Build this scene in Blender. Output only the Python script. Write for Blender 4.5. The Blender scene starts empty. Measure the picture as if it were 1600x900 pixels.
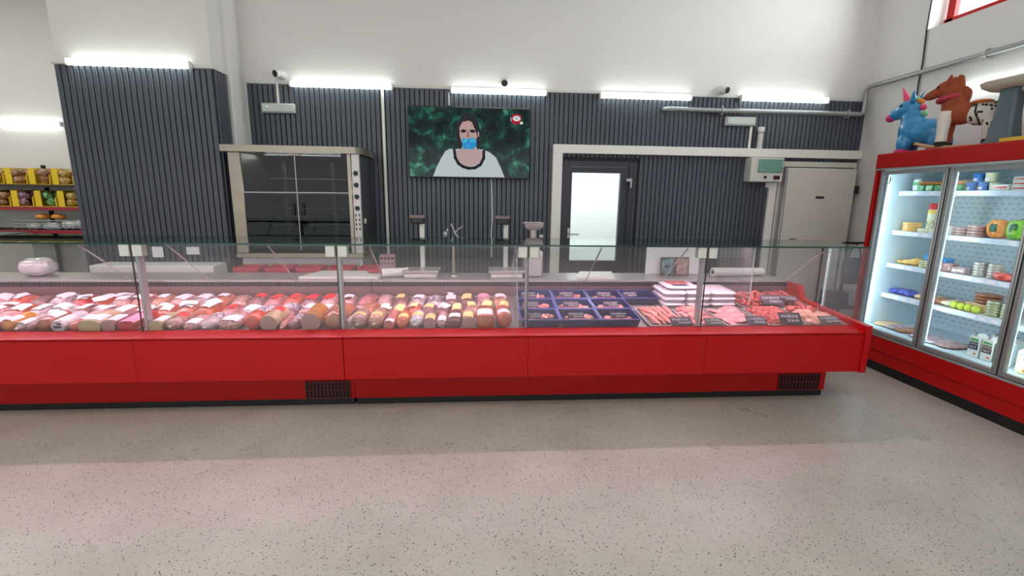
import bpy, bmesh, math, random
from mathutils import Vector, Matrix, Euler
PI = math.pi
random.seed(7)
SC = bpy.context.scene
COL = SC.collection

# ------------------------------------------------------------------ camera
CAM_H = 1.65
PITCH, YAW, ROLL, FPX = 0.1975, 0.0751, 0.01374, 727.0
cd = bpy.data.cameras.new('camera')
cam = bpy.data.objects.new('camera', cd)
COL.objects.link(cam)
f_ = Vector((math.sin(YAW)*math.cos(PITCH), math.cos(YAW)*math.cos(PITCH), -math.sin(PITCH)))
r_ = Vector((math.cos(YAW), -math.sin(YAW), 0))
u_ = r_.cross(f_)
rr = r_*math.cos(ROLL) + u_*math.sin(ROLL)
uu = u_*math.cos(ROLL) - r_*math.sin(ROLL)
mw = Matrix(((rr.x, uu.x, -f_.x, 0), (rr.y, uu.y, -f_.y, 0), (rr.z, uu.z, -f_.z, CAM_H), (0, 0, 0, 1)))
cam.matrix_world = mw
cd.sensor_width = 36.0
cd.lens = FPX*36.0/1600.0
cd.clip_start = 0.02
SC.camera = cam

# ------------------------------------------------------------------ view, world, large lights
SC.view_settings.view_transform = 'Standard'
SC.view_settings.look = 'None'
SC.view_settings.gamma = 1.0
SC.view_settings.use_curve_mapping = False
SC.view_settings.exposure = 0.0
SC.cycles.use_denoising = True
SC.cycles.max_bounces = 10
SC.cycles.transparent_max_bounces = 24
SC.cycles.sample_clamp_indirect = 6.0
SC.cycles.caustics_reflective = False
SC.cycles.caustics_refractive = False
world = bpy.data.worlds.new('sky')
SC.world = world
world.use_nodes = True
bgn = world.node_tree.nodes['Background']
bgn.inputs[0].default_value = (0.93, 0.97, 1.0, 1)
bgn.inputs[1].default_value = 2.2

def area_light(name, loc, rot, sx, sy, watts, color):
    l = bpy.data.lights.new(name, 'AREA')
    l.shape = 'RECTANGLE'; l.size = sx; l.size_y = sy; l.energy = watts; l.color = color
    o = bpy.data.objects.new(name, l); COL.objects.link(o)
    o.location = loc; o.rotation_euler = rot
    return o
area_light('ceiling_lamps_and_fill', (-2.2, 0.6, 4.5), (0, 0, 0), 10.0, 1.2, 100, (0.97, 1.0, 0.955))
area_light('ceiling_lamps_and_fill', (-2.2, -0.5, 4.5), (0, 0, 0), 10.0, 1.2, 100, (0.97, 1.0, 0.955))
area_light('shop_front_daylight', (-2.5, -5.75, 1.7), (math.radians(90), 0, 0), 11.0, 2.8, 6, (0.95, 0.98, 1.0))
area_light('ceiling_lamps_and_fill', (-7.4, 5.4, 4.5), (0, 0, 0), 3.5, 1.2, 75, (0.985, 1.0, 0.97))  # overhead fill light added to brighten the far left wall
area_light('window_daylight', (5.6, 3.6, 3.95), (0, math.radians(90), 0), 1.2, 3.2, 170, (0.97, 0.985, 1.0))
area_light('oven_fill_light', (-1.9, 5.42, 2.02), (math.radians(-25), 0, 0), 0.8, 0.08, 2.2, (1.0, 0.96, 0.9))  # fill light added inside the oven to lift its dark interior
area_light('storeroom_lamp', (1.5, 6.9, 2.7), (0, 0, 0), 1.0, 1.0, 40, (0.92, 1.0, 1.0))

# ------------------------------------------------------------------ materials
def S(r, g, b):
    def c(v):
        v = v/255.0
        return v/12.92 if v <= 0.04045 else ((v+0.055)/1.055)**2.4
    return (c(r), c(g), c(b), 1.0)

_mc = {}
def pm(name, col, rough=0.5, metal=0.0, var=0.10, scale=12.0, bump=0.0, bscale=60.0, coat=0.0, spec=0.5, col2=None, sub=0.0):
    """procedural principled material: noise between two close tones, optional fine relief"""
    if name in _mc: return _mc[name]
    m = bpy.data.materials.new(name); m.use_nodes = True
    nt = m.node_tree; b = nt.nodes['Principled BSDF']
    tc = nt.nodes.new('ShaderNodeTexCoord')
    nz = nt.nodes.new('ShaderNodeTexNoise'); nz.inputs['Scale'].default_value = scale; nz.inputs['Detail'].default_value = 4
    nt.links.new(tc.outputs['Object'], nz.inputs['Vector'])
    mx = nt.nodes.new('ShaderNodeMix'); mx.data_type = 'RGBA'
    c2 = col2 if col2 else tuple(min(1, c*(1+var)) for c in col[:3])+(1,)
    c1 = col if col2 else tuple(c*(1-var) for c in col[:3])+(1,)
    mx.inputs['A'].default_value = c1; mx.inputs['B'].default_value = c2
    if col2:
        rp = nt.nodes.new('ShaderNodeMapRange'); rp.inputs[1].default_value = 0.38; rp.inputs[2].default_value = 0.62
        nt.links.new(nz.outputs['Fac'], rp.inputs[0]); nt.links.new(rp.outputs[0], mx.inputs['Factor'])
    else:
        nt.links.new(nz.outputs['Fac'], mx.inputs['Factor'])
    nt.links.new(mx.outputs['Result'], b.inputs['Base Color'])
    b.inputs['Roughness'].default_value = rough; b.inputs['Metallic'].default_value = metal
    b.inputs['Specular IOR Level'].default_value = spec
    if coat: b.inputs['Coat Weight'].default_value = coat; b.inputs['Coat Roughness'].default_value = 0.12
    if sub: b.inputs['Subsurface Weight'].default_value = sub; b.inputs['Subsurface Radius'].default_value = (0.01, 0.004, 0.003)
    if bump:
        n2 = nt.nodes.new('ShaderNodeTexNoise'); n2.inputs['Scale'].default_value = bscale; n2.inputs['Detail'].default_value = 3
        nt.links.new(tc.outputs['Object'], n2.inputs['Vector'])
        bp = nt.nodes.new('ShaderNodeBump'); bp.inputs['Strength'].default_value = bump; bp.inputs['Distance'].default_value = 0.01
        nt.links.new(n2.outputs['Fac'], bp.inputs['Height']); nt.links.new(bp.outputs['Normal'], b.inputs['Normal'])
        if coat: nt.links.new(bp.outputs['Normal'], b.inputs['Coat Normal'])
    _mc[name] = m
    return m

def em(name, col, strength):
    if name in _mc: return _mc[name]
    m = bpy.data.materials.new(name); m.use_nodes = True
    nt = m.node_tree; b = nt.nodes['Principled BSDF']
    b.inputs['Base Color'].default_value = (0.02, 0.02, 0.02, 1); b.inputs['Specular IOR Level'].default_value = 0.1
    b.inputs['Emission Color'].default_value = col; b.inputs['Emission Strength'].default_value = strength
    _mc[name] = m
    return m

def glass(name, tint, rough=0.02, ior=1.45, haze=None):
    """thin clear sheet: lets light straight through, reflects by Fresnel"""
    if name in _mc: return _mc[name]
    m = bpy.data.materials.new(name); m.use_nodes = True
    nt = m.node_tree
    for n in list(nt.nodes): nt.nodes.remove(n)
    out = nt.nodes.new('ShaderNodeOutputMaterial')
    tr = nt.nodes.new('ShaderNodeBsdfTransparent'); tr.inputs[0].default_value = tint
    gl = nt.nodes.new('ShaderNodeBsdfGlossy'); gl.inputs['Roughness'].default_value = rough; gl.inputs[0].default_value = (1, 1, 1, 1)
    # Schlick reflectance from the viewing angle, the same from both sides of the sheet
    ge = nt.nodes.new('ShaderNodeNewGeometry')
    dt = nt.nodes.new('ShaderNodeVectorMath'); dt.operation = 'DOT_PRODUCT'
    nt.links.new(ge.outputs['Normal'], dt.inputs[0]); nt.links.new(ge.outputs['Incoming'], dt.inputs[1])
    def mth(op, a, c):
        x = nt.nodes.new('ShaderNodeMath'); x.operation = op
        for i, v in enumerate((a, c)):
            if v is None: continue
            if isinstance(v, float): x.inputs[i].default_value = v
            else: nt.links.new(v, x.inputs[i])
        return x.outputs[0]
    f0 = ((ior-1)/(ior+1))**2
    q = mth('SUBTRACT', 1.0, mth('ABSOLUTE', dt.outputs['Value'], None))
    q = mth('POWER', q, 5.0)
    fac = mth('ADD', mth('MULTIPLY', q, 1.0-f0), f0)
    mx = nt.nodes.new('ShaderNodeMixShader')
    nt.links.new(fac, mx.inputs[0]); nt.links.new(tr.outputs[0], mx.inputs[1]); nt.links.new(gl.outputs[0], mx.inputs[2])
    last = mx.outputs[0]
    if haze:      # milky layer: scatter on smeared glass, plus the reflected veil put into the sheet
        tl = nt.nodes.new('ShaderNodeBsdfTranslucent'); tl.inputs[0].default_value = (0.95, 0.95, 0.95, 1)
        df = nt.nodes.new('ShaderNodeBsdfDiffuse'); df.inputs[0].default_value = (0.95, 0.95, 0.95, 1)
        m1 = nt.nodes.new('ShaderNodeMixShader'); m1.inputs[0].default_value = 0.5
        nt.links.new(tl.outputs[0], m1.inputs[1]); nt.links.new(df.outputs[0], m1.inputs[2])
        m2 = nt.nodes.new('ShaderNodeMixShader'); m2.inputs[0].default_value = haze
        nt.links.new(last, m2.inputs[1]); nt.links.new(m1.outputs[0], m2.inputs[2]); last = m2.outputs[0]
    nt.links.new(last, out.inputs[0])
    _mc[name] = m
    return m

M_wall = pm('white_wall_paint', S(226, 223, 220), 0.75, var=0.02, scale=1.5, bump=0.05, bscale=90)
M_ceil = pm('ceiling_paint', S(225, 225, 224), 0.8, var=0.02)
M_slat = pm('charcoal_slat', S(74, 79, 90), 0.36, var=0.10, scale=5.0, bump=0.05, bscale=160, spec=0.5)
M_slatback = pm('slat_backing', S(24, 26, 32), 0.7)
M_red = pm('red_painted_steel', S(176, 10, 13), 0.36, var=0.03, scale=3.0, spec=0.3)
M_redd = pm('dark_red_grille', S(90, 14, 16), 0.45)
M_black = pm('black_plastic', S(22, 22, 24), 0.4)
M_dark = pm('dark_cavity', S(16, 16, 19), 0.7)
M_steel = pm('brushed_steel', S(158, 150, 136), 0.36, metal=0.85, var=0.14, scale=7.0)
M_inox = pm('inox_sheet', S(190, 185, 182), 0.38, metal=0.55, var=0.05, scale=5.0)
M_alu = pm('satin_aluminium', S(188, 188, 190), 0.35, metal=0.6, var=0.03)
M_galv = pm('galvanised_pipe', S(165, 168, 168), 0.42, metal=0.6, var=0.10, scale=20)
M_white = pm('white_plastic', S(232, 232, 230), 0.4, var=0.02)
M_offw = pm('off_white_plastic', S(214, 213, 206), 0.45, var=0.03)
M_trunk = pm('white_trunking', S(236, 232, 226), 0.45, var=0.02)
M_board = pm('white_cutting_board', S(226, 226, 218), 0.5, var=0.04)
M_door = pm('anthracite_door', S(52, 55, 64), 0.4, var=0.05)
M_cold = pm('cold_room_panel', S(214, 209, 202), 0.5, var=0.02)
M_glassf = glass('case_glass', (0.93, 0.95, 0.95, 1), 0.015, haze=0.030)
M_glasst = glass('top_shelf_glass', (0.50, 0.68, 0.65, 1), 0.015)
M_glasse = pm('green_glass_edge', S(28, 62, 58), 0.2, var=0.1)
M_edgew = pm('polished_glass_edge', S(225, 230, 230), 0.15, var=0.02, coat=0.5)
M_glassc = glass('cooler_glass', (0.95, 0.98, 0.98, 1), 0.02)
M_glassd = glass('oven_glass', (0.42, 0.45, 0.47, 1), 0.03, ior=1.27)
M_lamp = em('lamp_tube_light', (0.87, 1.0, 0.94, 1), 13.0)
M_pink = em('pink_meat_led', (1.0, 0.57, 0.74, 1), 104.0)
M_cool = em('cooler_led', (0.84, 0.97, 1.0, 1), 21.0)
M_grip = pm('black_rubber', S(18, 18, 20), 0.6)
M_card = pm('chalk_card', S(52, 50, 62), 0.6, var=0.2, scale=40)
M_chalk = pm('chalk_ink', S(236, 232, 236), 0.7)
M_paper = pm('white_label_paper', S(240, 232, 236), 0.55, var=0.04, scale=30)
M_yell = pm('yellow_price_paper', S(240, 214, 140), 0.55, var=0.06, scale=30)

# terrazzo floor
def terrazzo():
    m = bpy.data.materials.new('terrazzo_floor'); m.use_nodes = True
    nt = m.node_tree; b = nt.nodes['Principled BSDF']
    tc = nt.nodes.new('ShaderNodeTexCoord')
    def noise(sc, det=4):
        n = nt.nodes.new('ShaderNodeTexNoise'); n.inputs['Scale'].default_value = sc; n.inputs['Detail'].default_value = det
        nt.links.new(tc.outputs['Object'], n.inputs['Vector']); return n
    def mix(a, bcol, fac):
        x = nt.nodes.new('ShaderNodeMix'); x.data_type = 'RGBA'
        if isinstance(a, tuple): x.inputs['A'].default_value = a
        else: nt.links.new(a, x.inputs['A'])
        if isinstance(bcol, tuple): x.inputs['B'].default_value = bcol
        else: nt.links.new(bcol, x.inputs['B'])
        nt.links.new(fac, x.inputs['Factor']); return x.outputs['Result']
    def rng(v, lo, hi, a=0.0, c=1.0):
        x = nt.nodes.new('ShaderNodeMapRange'); x.inputs[1].default_value = lo; x.inputs[2].default_value = hi
        x.inputs[3].default_value = a; x.inputs[4].default_value = c
        nt.links.new(v, x.inputs[0]); return x.outputs[0]
    def mul(a, c):
        x = nt.nodes.new('ShaderNodeMath'); x.operation = 'MULTIPLY'; nt.links.new(a, x.inputs[0]); nt.links.new(c, x.inputs[1]); return x.outputs[0]
    base = mix(S(176, 170, 160), S(190, 183, 174), rng(noise(1.1).outputs['Fac'], 0.35, 0.65))
    base = mix(base, S(164, 156, 146), rng(noise(3.0).outputs['Fac'], 0.45, 0.80, 0, 0.5))
    def specks(sc, size, keep, col, prev):
        v = nt.nodes.new('ShaderNodeTexVoronoi'); v.inputs['Scale'].default_value = sc
        nt.links.new(tc.outputs['Object'], v.inputs['Vector'])
        sep = nt.nodes.new('ShaderNodeSeparateColor'); nt.links.new(v.outputs['Color'], sep.inputs[0])
        near = rng(v.outputs['Distance'], size, size*0.75)
        kp = rng(sep.outputs[0], keep, keep+0.01)
        return mix(prev, col, mul(near, kp))
    base = specks(44, 0.15, 0.82, S(206, 198, 190), base)
    base = specks(50, 0.19, 0.35, S(64, 58, 58), base)
    base = specks(82, 0.22, 0.40, S(104, 88, 84), base)
    base = specks(34, 0.15, 0.55, S(54, 50, 52), base)
    nt.links.new(base, b.inputs['Base Color'])
    nt.links.new(rng(noise(2.0).outputs['Fac'], 0.3, 0.7, 0.26, 0.40), b.inputs['Roughness'])
    b.inputs['Specular IOR Level'].default_value = 0.4
    return m
M_floor = terrazzo()

# ------------------------------------------------------------------ mesh builder
class MB:
    def __init__(s): s.v = []; s.f = []; s.m = []; s.sm = []
    def add(s, vs, fs, m=0, smooth=False):
        o = len(s.v); s.v += [tuple(v) for v in vs]
        for f in fs: s.f.append(tuple(i+o for i in f)); s.m.append(m); s.sm.append(smooth)
        return s
    def box(s, x0, x1, y0, y1, z0, z1, c=0.0, m=0, M=None):
        X, Y, Z = (x0, x1), (y0, y1), (z0, z1)
        if c <= 0:
            vs = [(X[i], Y[j], Z[k]) for i in (0, 1) for j in (0, 1) for k in (0, 1)]
            fs = [(0, 1, 3, 2), (4, 6, 7, 5), (0, 4, 5, 1), (2, 3, 7, 6), (0, 2, 6, 4), (1, 5, 7, 3)]
        else:
            c = min(c, (x1-x0)*0.45, (y1-y0)*0.45, (z1-z0)*0.45)
            vs = []; ix = {}
            for i in (0, 1):
                for j in (0, 1):
                    for k in (0, 1):
                        for a in range(3):
                            p = [X[i], Y[j], Z[k]]
                            for q, t in ((0, i), (1, j), (2, k)):
                                if q != a: p[q] += c if t == 0 else -c
                            ix[(i, j, k, a)] = len(vs); vs.append(tuple(p))
            fs = []
            for a in range(3):
                b, d = [q for q in range(3) if q != a]
                for sgn in (0, 1):
                    lp = []
                    for tb, td in ((0, 0), (1, 0), (1, 1), (0, 1)):
                        key = [0, 0, 0]; key[a] = sgn; key[b] = tb; key[d] = td
                        lp.append(ix[tuple(key)+(a,)])
                    fs.append(tuple(lp))
                for tb in (0, 1):
                    for td in (0, 1):
                        lo = [0, 0, 0]; lo[b] = tb; lo[d] = td; hi = list(lo); hi[a] = 1
                        fs.append((ix[tuple(lo)+(b,)], ix[tuple(hi)+(b,)], ix[tuple(hi)+(d,)], ix[tuple(lo)+(d,)]))
            for i in (0, 1):
                for j in (0, 1):
                    for k in (0, 1): fs.append((ix[(i, j, k, 0)], ix[(i, j, k, 1)], ix[(i, j, k, 2)]))
        if M is not None: vs = [tuple(M @ Vector(v)) for v in vs]
        return s.add(vs, fs, m)
    def ring(s, rings, m=0, smooth=True, cap=True, close=False):
        """loft a list of equally long closed rings"""
        n = len(rings[0]); vs = [p for r in rings for p in r]; fs = []
        k = len(rings)
        for a in range(k if close else k-1):
            b = (a+1) % k
            for i in range(n):
                j = (i+1) % n
                fs.append((a*n+i, a*n+j, b*n+j, b*n+i))
        s.add(vs, fs, m, smooth)
        if cap and not close:
            s.add(rings[0], [tuple(range(n))], m); s.add(rings[-1], [tuple(range(n))], m)
        return s
    def cyl(s, p0, p1, r0, r1=None, n=16, m=0, cap=True):
        r1 = r0 if r1 is None else r1
        p0, p1 = Vector(p0), Vector(p1); d = (p1-p0).normalized()
        a = d.orthogonal().normalized(); b = d.cross(a)
        R = [[tuple(p+(a*math.cos(2*PI*i/n)+b*math.sin(2*PI*i/n))*r) for i in range(n)] for p, r in ((p0, r0), (p1, r1))]
        return s.ring(R, m, True, cap)
    def lathe(s, p0, prof, n=20, m=0, axis=(0, 0, 1), cap=True):
        p0 = Vector(p0); d = Vector(axis).normalized(); a = d.orthogonal().normalized(); b = d.cross(a)
        R = [[tuple(p0+d*t+(a*math.cos(2*PI*i/n)+b*math.sin(2*PI*i/n))*max(r, 1e-5)) for i in range(n)] for r, t in prof]
        return s.ring(R, m, True, cap)
    def tube(s, pts, r, n=8, m=0, close=False):
        P = [Vector(p) for p in pts]; R = []; k = len(P); up = None
        for i, p in enumerate(P):
            if close: d = (P[(i+1) % k]-P[i-1]).normalized()
            else: d = (P[min(i+1, k-1)]-P[max(i-1, 0)]).normalized()
            if up is None: up = d.orthogonal().normalized()
            a = (up-d*up.dot(d)).normalized(); up = a; b = d.cross(a)
            rad = r[i] if isinstance(r, (list, tuple)) else r
            R.append([tuple(p+(a*math.cos(2*PI*q/n)+b*math.sin(2*PI*q/n))*rad) for q in range(n)])
        return s.ring(R, m, True, True, close)
    def ell(s, c, rad, nu=14, nv=8, m=0, M=None, p=1.0, jit=0.0, rnd=None):
        """(super)ellipsoid; p<1 makes it boxier"""
        def sp(x): return math.copysign(abs(x)**p, x)
        R = []
        for j in range(1, nv):
            t = -PI/2+PI*j/nv; ring = []
            for i in range(nu):
                a = 2*PI*i/nu
                q = Vector((sp(math.cos(a))*sp(math.cos(t))*rad[0], sp(math.sin(a))*sp(math.cos(t))*rad[1], sp(math.sin(t))*rad[2]))
                if jit: q *= 1+(rnd or random).uniform(-jit, jit)
                if M is not None: q = M @ q
                ring.append(tuple(q+Vector(c)))
            R.append(ring)
        s.ring(R, m, True, False)
        for sg, rg in ((-1, R[0]), (1, R[-1])):
            q = Vector((0, 0, sg*rad[2]))
            if M is not None: q = M @ q
            s.add(list(rg)+[tuple(q+Vector(c))], [(i, (i+1) % nu, nu) for i in range(nu)], m, True)
        return s
    def prism(s, poly, axis, a0, a1, m=0, smooth=False):
        def pt(p, t):
            q = [0, 0, 0]; o = [k for k in range(3) if k != axis]
            q[o[0]] = p[0]; q[o[1]] = p[1]; q[axis] = t; return tuple(q)
        return s.ring([[pt(p, a0) for p in poly], [pt(p, a1) for p in poly]], m, smooth)
    def grid(s, fn, nu, nv, m=0, smooth=True):
        vs = [fn(i/nu, j/nv) for j in range(nv+1) for i in range(nu+1)]
        fs = [(j*(nu+1)+i, j*(nu+1)+i+1, (j+1)*(nu+1)+i+1, (j+1)*(nu+1)+i) for j in range(nv) for i in range(nu)]
        return s.add(vs, fs, m, smooth)
    def mesh(s, name, mats, fix=True):
        me = bpy.data.meshes.new(name)
        me.from_pydata(s.v, [], s.f)
        for mt in (mats if isinstance(mats, (list, tuple)) else [mats]): me.materials.append(mt)
        me.polygons.foreach_set('material_index', s.m)
        me.polygons.foreach_set('use_smooth', s.sm)
        if fix:
            bm = bmesh.new(); bm.from_mesh(me)
            bmesh.ops.remove_doubles(bm, verts=bm.verts, dist=1e-6)
            bmesh.ops.recalc_face_normals(bm, faces=bm.faces)
            bm.to_mesh(me); bm.free()
            for e in me.edges: pass
        me.update()
        try: me.set_sharp_from_angle(angle=math.radians(42))
        except Exception: pass
        return me

def obj(name, mb, mats, parent=None, loc=None, label=None, cat=None, group=None, kind=None, rot=None):
    me = mb if isinstance(mb, bpy.types.Mesh) else mb.mesh(name, mats)
    o = bpy.data.objects.new(name, me); COL.objects.link(o)
    if parent is not None: o.parent = parent
    if loc is not None: o.location = loc
    if rot is not None: o.rotation_euler = rot
    tag(o, label, cat, group, kind)
    return o
def tag(o, label=None, cat=None, group=None, kind=None):
    if label: o['label'] = label
    if cat: o['category'] = cat
    if group: o['group'] = group
    if kind: o['kind'] = kind
    return o
def thing(name, label, cat, loc=(0, 0, 0), rot=(0, 0, 0), group=None):
    o = bpy.data.objects.new(name, None); COL.objects.link(o)
    o.empty_display_size = 0.05
    o.location = loc; o.rotation_euler = rot
    return tag(o, label, cat, group)
def wpart(root, name, mb, mats, **k):
    """a part whose mesh was built in world coordinates, under an unrotated root"""
    return obj(name, mb, mats, root, loc=tuple(-c for c in root.location), **k)
def dup(root, loc, rot=None, label=None, group=None):
    r = root.copy(); COL.objects.link(r); r.location = loc
    if rot is not None: r.rotation_euler = rot
    if label: r['label'] = label
    if group: r['group'] = group
    for ch in list(root.children):
        c = ch.copy(); COL.objects.link(c); c.parent = r
        for g in list(ch.children):
            d = g.copy(); COL.objects.link(d); d.parent = c
    return r
def text_mesh(txt, size, ext=0.0008, align='CENTER'):
    cu = bpy.data.curves.new('lettering', 'FONT'); cu.body = txt; cu.size = size; cu.extrude = ext
    cu.align_x = align; cu.align_y = 'CENTER'; cu.resolution_u = 2
    o = bpy.data.objects.new('lettering', cu); COL.objects.link(o)
    dg = bpy.context.evaluated_depsgraph_get(); dg.update()
    me = bpy.data.meshes.new_from_object(o.evaluated_get(dg))
    bpy.data.objects.remove(o); bpy.data.curves.remove(cu)
    me.name = 'lettering'
    return me
ORD = ['first', 'second', 'third', 'fourth', 'fifth', 'sixth', 'seventh', 'eighth', 'ninth', 'tenth', 'eleventh', 'twelfth']

# ================================================================== THE SETTING
YW, XW, ZC = 5.7, 4.74, 4.6
PX0, PX1, PY = -4.03, -2.60, 5.10          # slatted pillar block
obj('floor', MB().box(-10.2, 7.0, -6.0, 9.2, -0.12, 0.0), M_floor, kind='structure')
obj('ceiling', MB().box(-10.2, 5.2, -6.0, 8.2, ZC, ZC+0.1), M_ceil, kind='structure')
wb = MB()
wb.box(-2.62, 1.02, YW, YW+0.2, 0, ZC); wb.box(1.92, XW+0.3, YW, YW+0.2, 0, ZC); wb.box(1.02, 1.92, YW, YW+0.2, 2.07, ZC)
wall_back = obj('wall_back', wb, M_wall, kind='structure')
wall_left = obj('wall_left', MB().box(PX0, PX1, PY, 8.0, 0, ZC), M_wall, kind='structure')
obj('wall_far', MB().box(-10.2, PX0+0.02, 8.0, 8.15, 0, ZC), M_wall, kind='structure')
obj('wall_side', MB().box(-10.2, -10.0, -6.0, 8.0, 0, ZC), M_wall, kind='structure')
wr = MB()
WY0, WY1, WZ0, WZ1 = 2.2, 5.03, 3.42, 4.35
wr.box(XW, XW+0.3, -6.0, WY0, 0, ZC); wr.box(XW, XW+0.3, WY1, YW+0.2, 0, ZC)
wr.box(XW, XW+0.3, WY0, WY1, 0, WZ0); wr.box(XW, XW+0.3, WY0, WY1, WZ1, ZC)
obj('wall_right', wr, M_wall, kind='structure')
wf = MB()
wf.box(-10.2, -8.2, -6.0, -5.8, 0, ZC); wf.box(3.2, 5.04, -6.0, -5.8, 0, ZC); wf.box(-8.2, 3.2, -6.0, -5.8, 3.2, ZC); wf.box(-8.2, 3.2, -6.0, -5.8, 0, 0.25)
obj('wall_front', wf, M_wall, kind='structure')
obj('column_back', MB().box(-2.80, -2.552, 5.35, 5.54, 0, ZC, 0.006), M_wall, kind='structure')
ws = MB()
ws.box(0.6, 0.7, YW+0.2, 7.6, 0, 2.9); ws.box(2.5, 2.6, YW+0.2, 7.6, 0, 2.9); ws.box(0.6, 2.6, 7.5, 7.6, 0, 2.9); ws.box(0.6, 2.6, YW+0.2, 7.6, 2.8, 2.9)
obj('wall_storeroom', ws, M_white, kind='structure')
# window high in the right wall
wi = thing('window_1', None, None, (XW+0.18, 3.6, WZ0)); wi['kind'] = 'structure'
fr = MB()
for a, b, c, d in ((WY0, WY1, WZ0+0.02, WZ0+0.10), (WY0, WY1, WZ1-0.08, WZ1), (WY0, WY0+0.08, WZ0, WZ1), (WY1-0.10, WY1-0.02, WZ0, WZ1), (3.58, 3.65, WZ0, WZ1)):
    fr.box(XW+0.17, XW+0.23, a, b, c, d, 0.006)
wpart(wi, 'frame', fr, M_red)
wpart(wi, 'pane', MB().box(XW+0.195, XW+0.201, WY0+0.08, WY1-0.1, WZ0+0.1, WZ1-0.08), M_glassc)

# charcoal slats: back wall, pillar front, pillar return
PIT, SW, SD, ZT = 0.0555, 0.0465, 0.016, 2.815
obj('slat_backing', MB().box(-2.55, 1.02, YW-0.006, YW-0.001, 0.0, ZT).box(1.92, XW-0.002, YW-0.006, YW-0.001, 0.0, ZT).box(1.02, 1.92, YW-0.006, YW-0.001, 2.07, ZT).box(PX0, PX1, PY-0.006, PY-0.001, 0, ZT).box(PX1+0.001, PX1+0.006, PY, 5.35, 0, ZT), M_slatback, wall_back)
_sl = {}
def slat_mesh(h):
    k = round(h, 3)
    if k not in _sl:
        _sl[k] = MB().box(-SW/2, SW/2, -SD, 0, 0, h, 0.004).mesh('slat', M_slat)
    return _sl[k]
n = int((XW+2.56)/PIT)
for i in range(n):
    x = -2.545+PIT*(i+0.5)
    z0 = 0.0
    if 0.98 < x < 1.96: z0 = 2.10
    if x > 3.72: z0 = 2.0
    obj('slat', slat_mesh(ZT-z0), None, wall_back, (x, YW-0.006, z0))
n = int((PX1-PX0)/PIT)
for i in range(n+1):
    obj('slat', slat_mesh(ZT), None, wall_left, (PX0+0.02+PIT*i, PY-0.006, 0))
for i in range(4):
    obj('slat', slat_mesh(ZT), None, wall_left, (PX1+0.006, PY+0.03+PIT*i, 0), rot=(0, 0, PI/2))
# thin conduit strip along the head of the slats
obj('trim_1', MB().box(-2.55, XW-0.01, YW-0.022, YW-0.002, 2.820, 2.850, 0.004).box(PX0-0.03, PX1+0.026, PY-0.022, PY-0.002, 2.820, 2.850, 0.004).box(PX1+0.004, PX1+0.024, PY-0.02, 5.35, 2.820, 2.850, 0.004), M_offw, kind='structure')

# glazed door to the storeroom
dr = thing('door_1', None, None, (1.47, YW, 0)); dr['kind'] = 'structure'
b = MB()
b.box(1.02, 1.10, YW+0.01, YW+0.13, 0, 2.07, 0.004).box(1.84, 1.92, YW+0.01, YW+0.13, 0, 2.07, 0.004).box(1.10, 1.84, YW+0.01, YW+0.13, 2.0, 2.07, 0.004)
wpart(dr, 'door_frame', b, M_door)
b = MB()
b.box(1.10, 1.145, YW+0.03, YW+0.09, 0.01, 1.995).box(1.745, 1.84, YW+0.03, YW+0.09, 0.01, 1.995).box(1.145, 1.745, YW+0.03, YW+0.09, 1.925, 1.995).box(1.145, 1.745, YW+0.03, YW+0.09, 0.01, 0.85)
wpart(dr, 'leaf', b, M_door)
wpart(dr, 'pane', MB().box(1.145, 1.745, YW+0.055, YW+0.061, 0.85, 1.925), M_glassc)
wpart(dr, 'handle', MB().box(1.105, 1.135, YW+0.012, YW+0.03, 1.10, 1.26, 0.005).tube([(1.12, YW+0.02, 1.19), (1.12, YW-0.045, 1.19), (1.13, YW-0.05, 1.19), (1.24, YW-0.05, 1.185)], 0.010, 8), M_alu)
wpart(dr, 'closer', MB().box(1.80, 1.86, YW-0.03, YW+0.012, 1.825, 1.865, 0.004).box(1.85, 1.872, YW-0.03, YW-0.005, 1.75, 1.865, 0.004), M_alu)
# white trunking framing the door and running to the right wall
tk = MB().box(0.885, XW-0.005, YW-0.085, YW-0.02, 2.14, 2.24, 0.004).box(0.885, 1.0, YW-0.085, YW-0.02, 0.0, 2.142, 0.004)
obj('trim_2', tk, M_trunk, kind='structure')

# ================================================================== FIXTURES ON THE WALLS
def batten(loc, length, label):
    t = thing('batten_lamp', label, 'lamp', loc, (0, 0, 0), 'white strip lights along the wall')
    obj('housing', MB().box(-length/2, length/2, -0.022, 0, -0.022, 0.022, 0.006), M_white, t)
    prof = [(-0.022-0.030*math.sin(PI*k/8), 0.029*math.cos(PI*k/8)) for k in range(9)]
    obj('diffuser', MB().prism(prof, 0, -length/2+0.02, length/2-0.02, smooth=True), M_lamp, t)
    for sx in (-1, 1):
        x0 = sx*length/2
        obj('end_cap', MB().box(min(x0, x0-sx*0.022), max(x0, x0-sx*0.022), -0.055, 0, -0.036, 0.036, 0.008), M_white, t)
    return t
batten((-1.51, YW-0.024, 2.822), 1.13, 'white strip light above the rotisserie oven, right of the first camera')
batten((0.245, YW-0.024, 2.806), 1.11, 'white strip light right above the television')
batten((1.965, YW-0.024, 2.800), 1.11, 'white strip light above the dark door, left of the third camera')
batten((3.665, YW-0.024, 2.815), 1.11, 'rightmost white strip light, above the grey pipe')
batten((-3.33, PY-0.024, 2.835), 1.14, 'white strip light on the slatted block at left')
batten((-6.82, 7.995, 2.62), 0.92, 'white strip light on the far white wall above yellow boxes')

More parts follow.
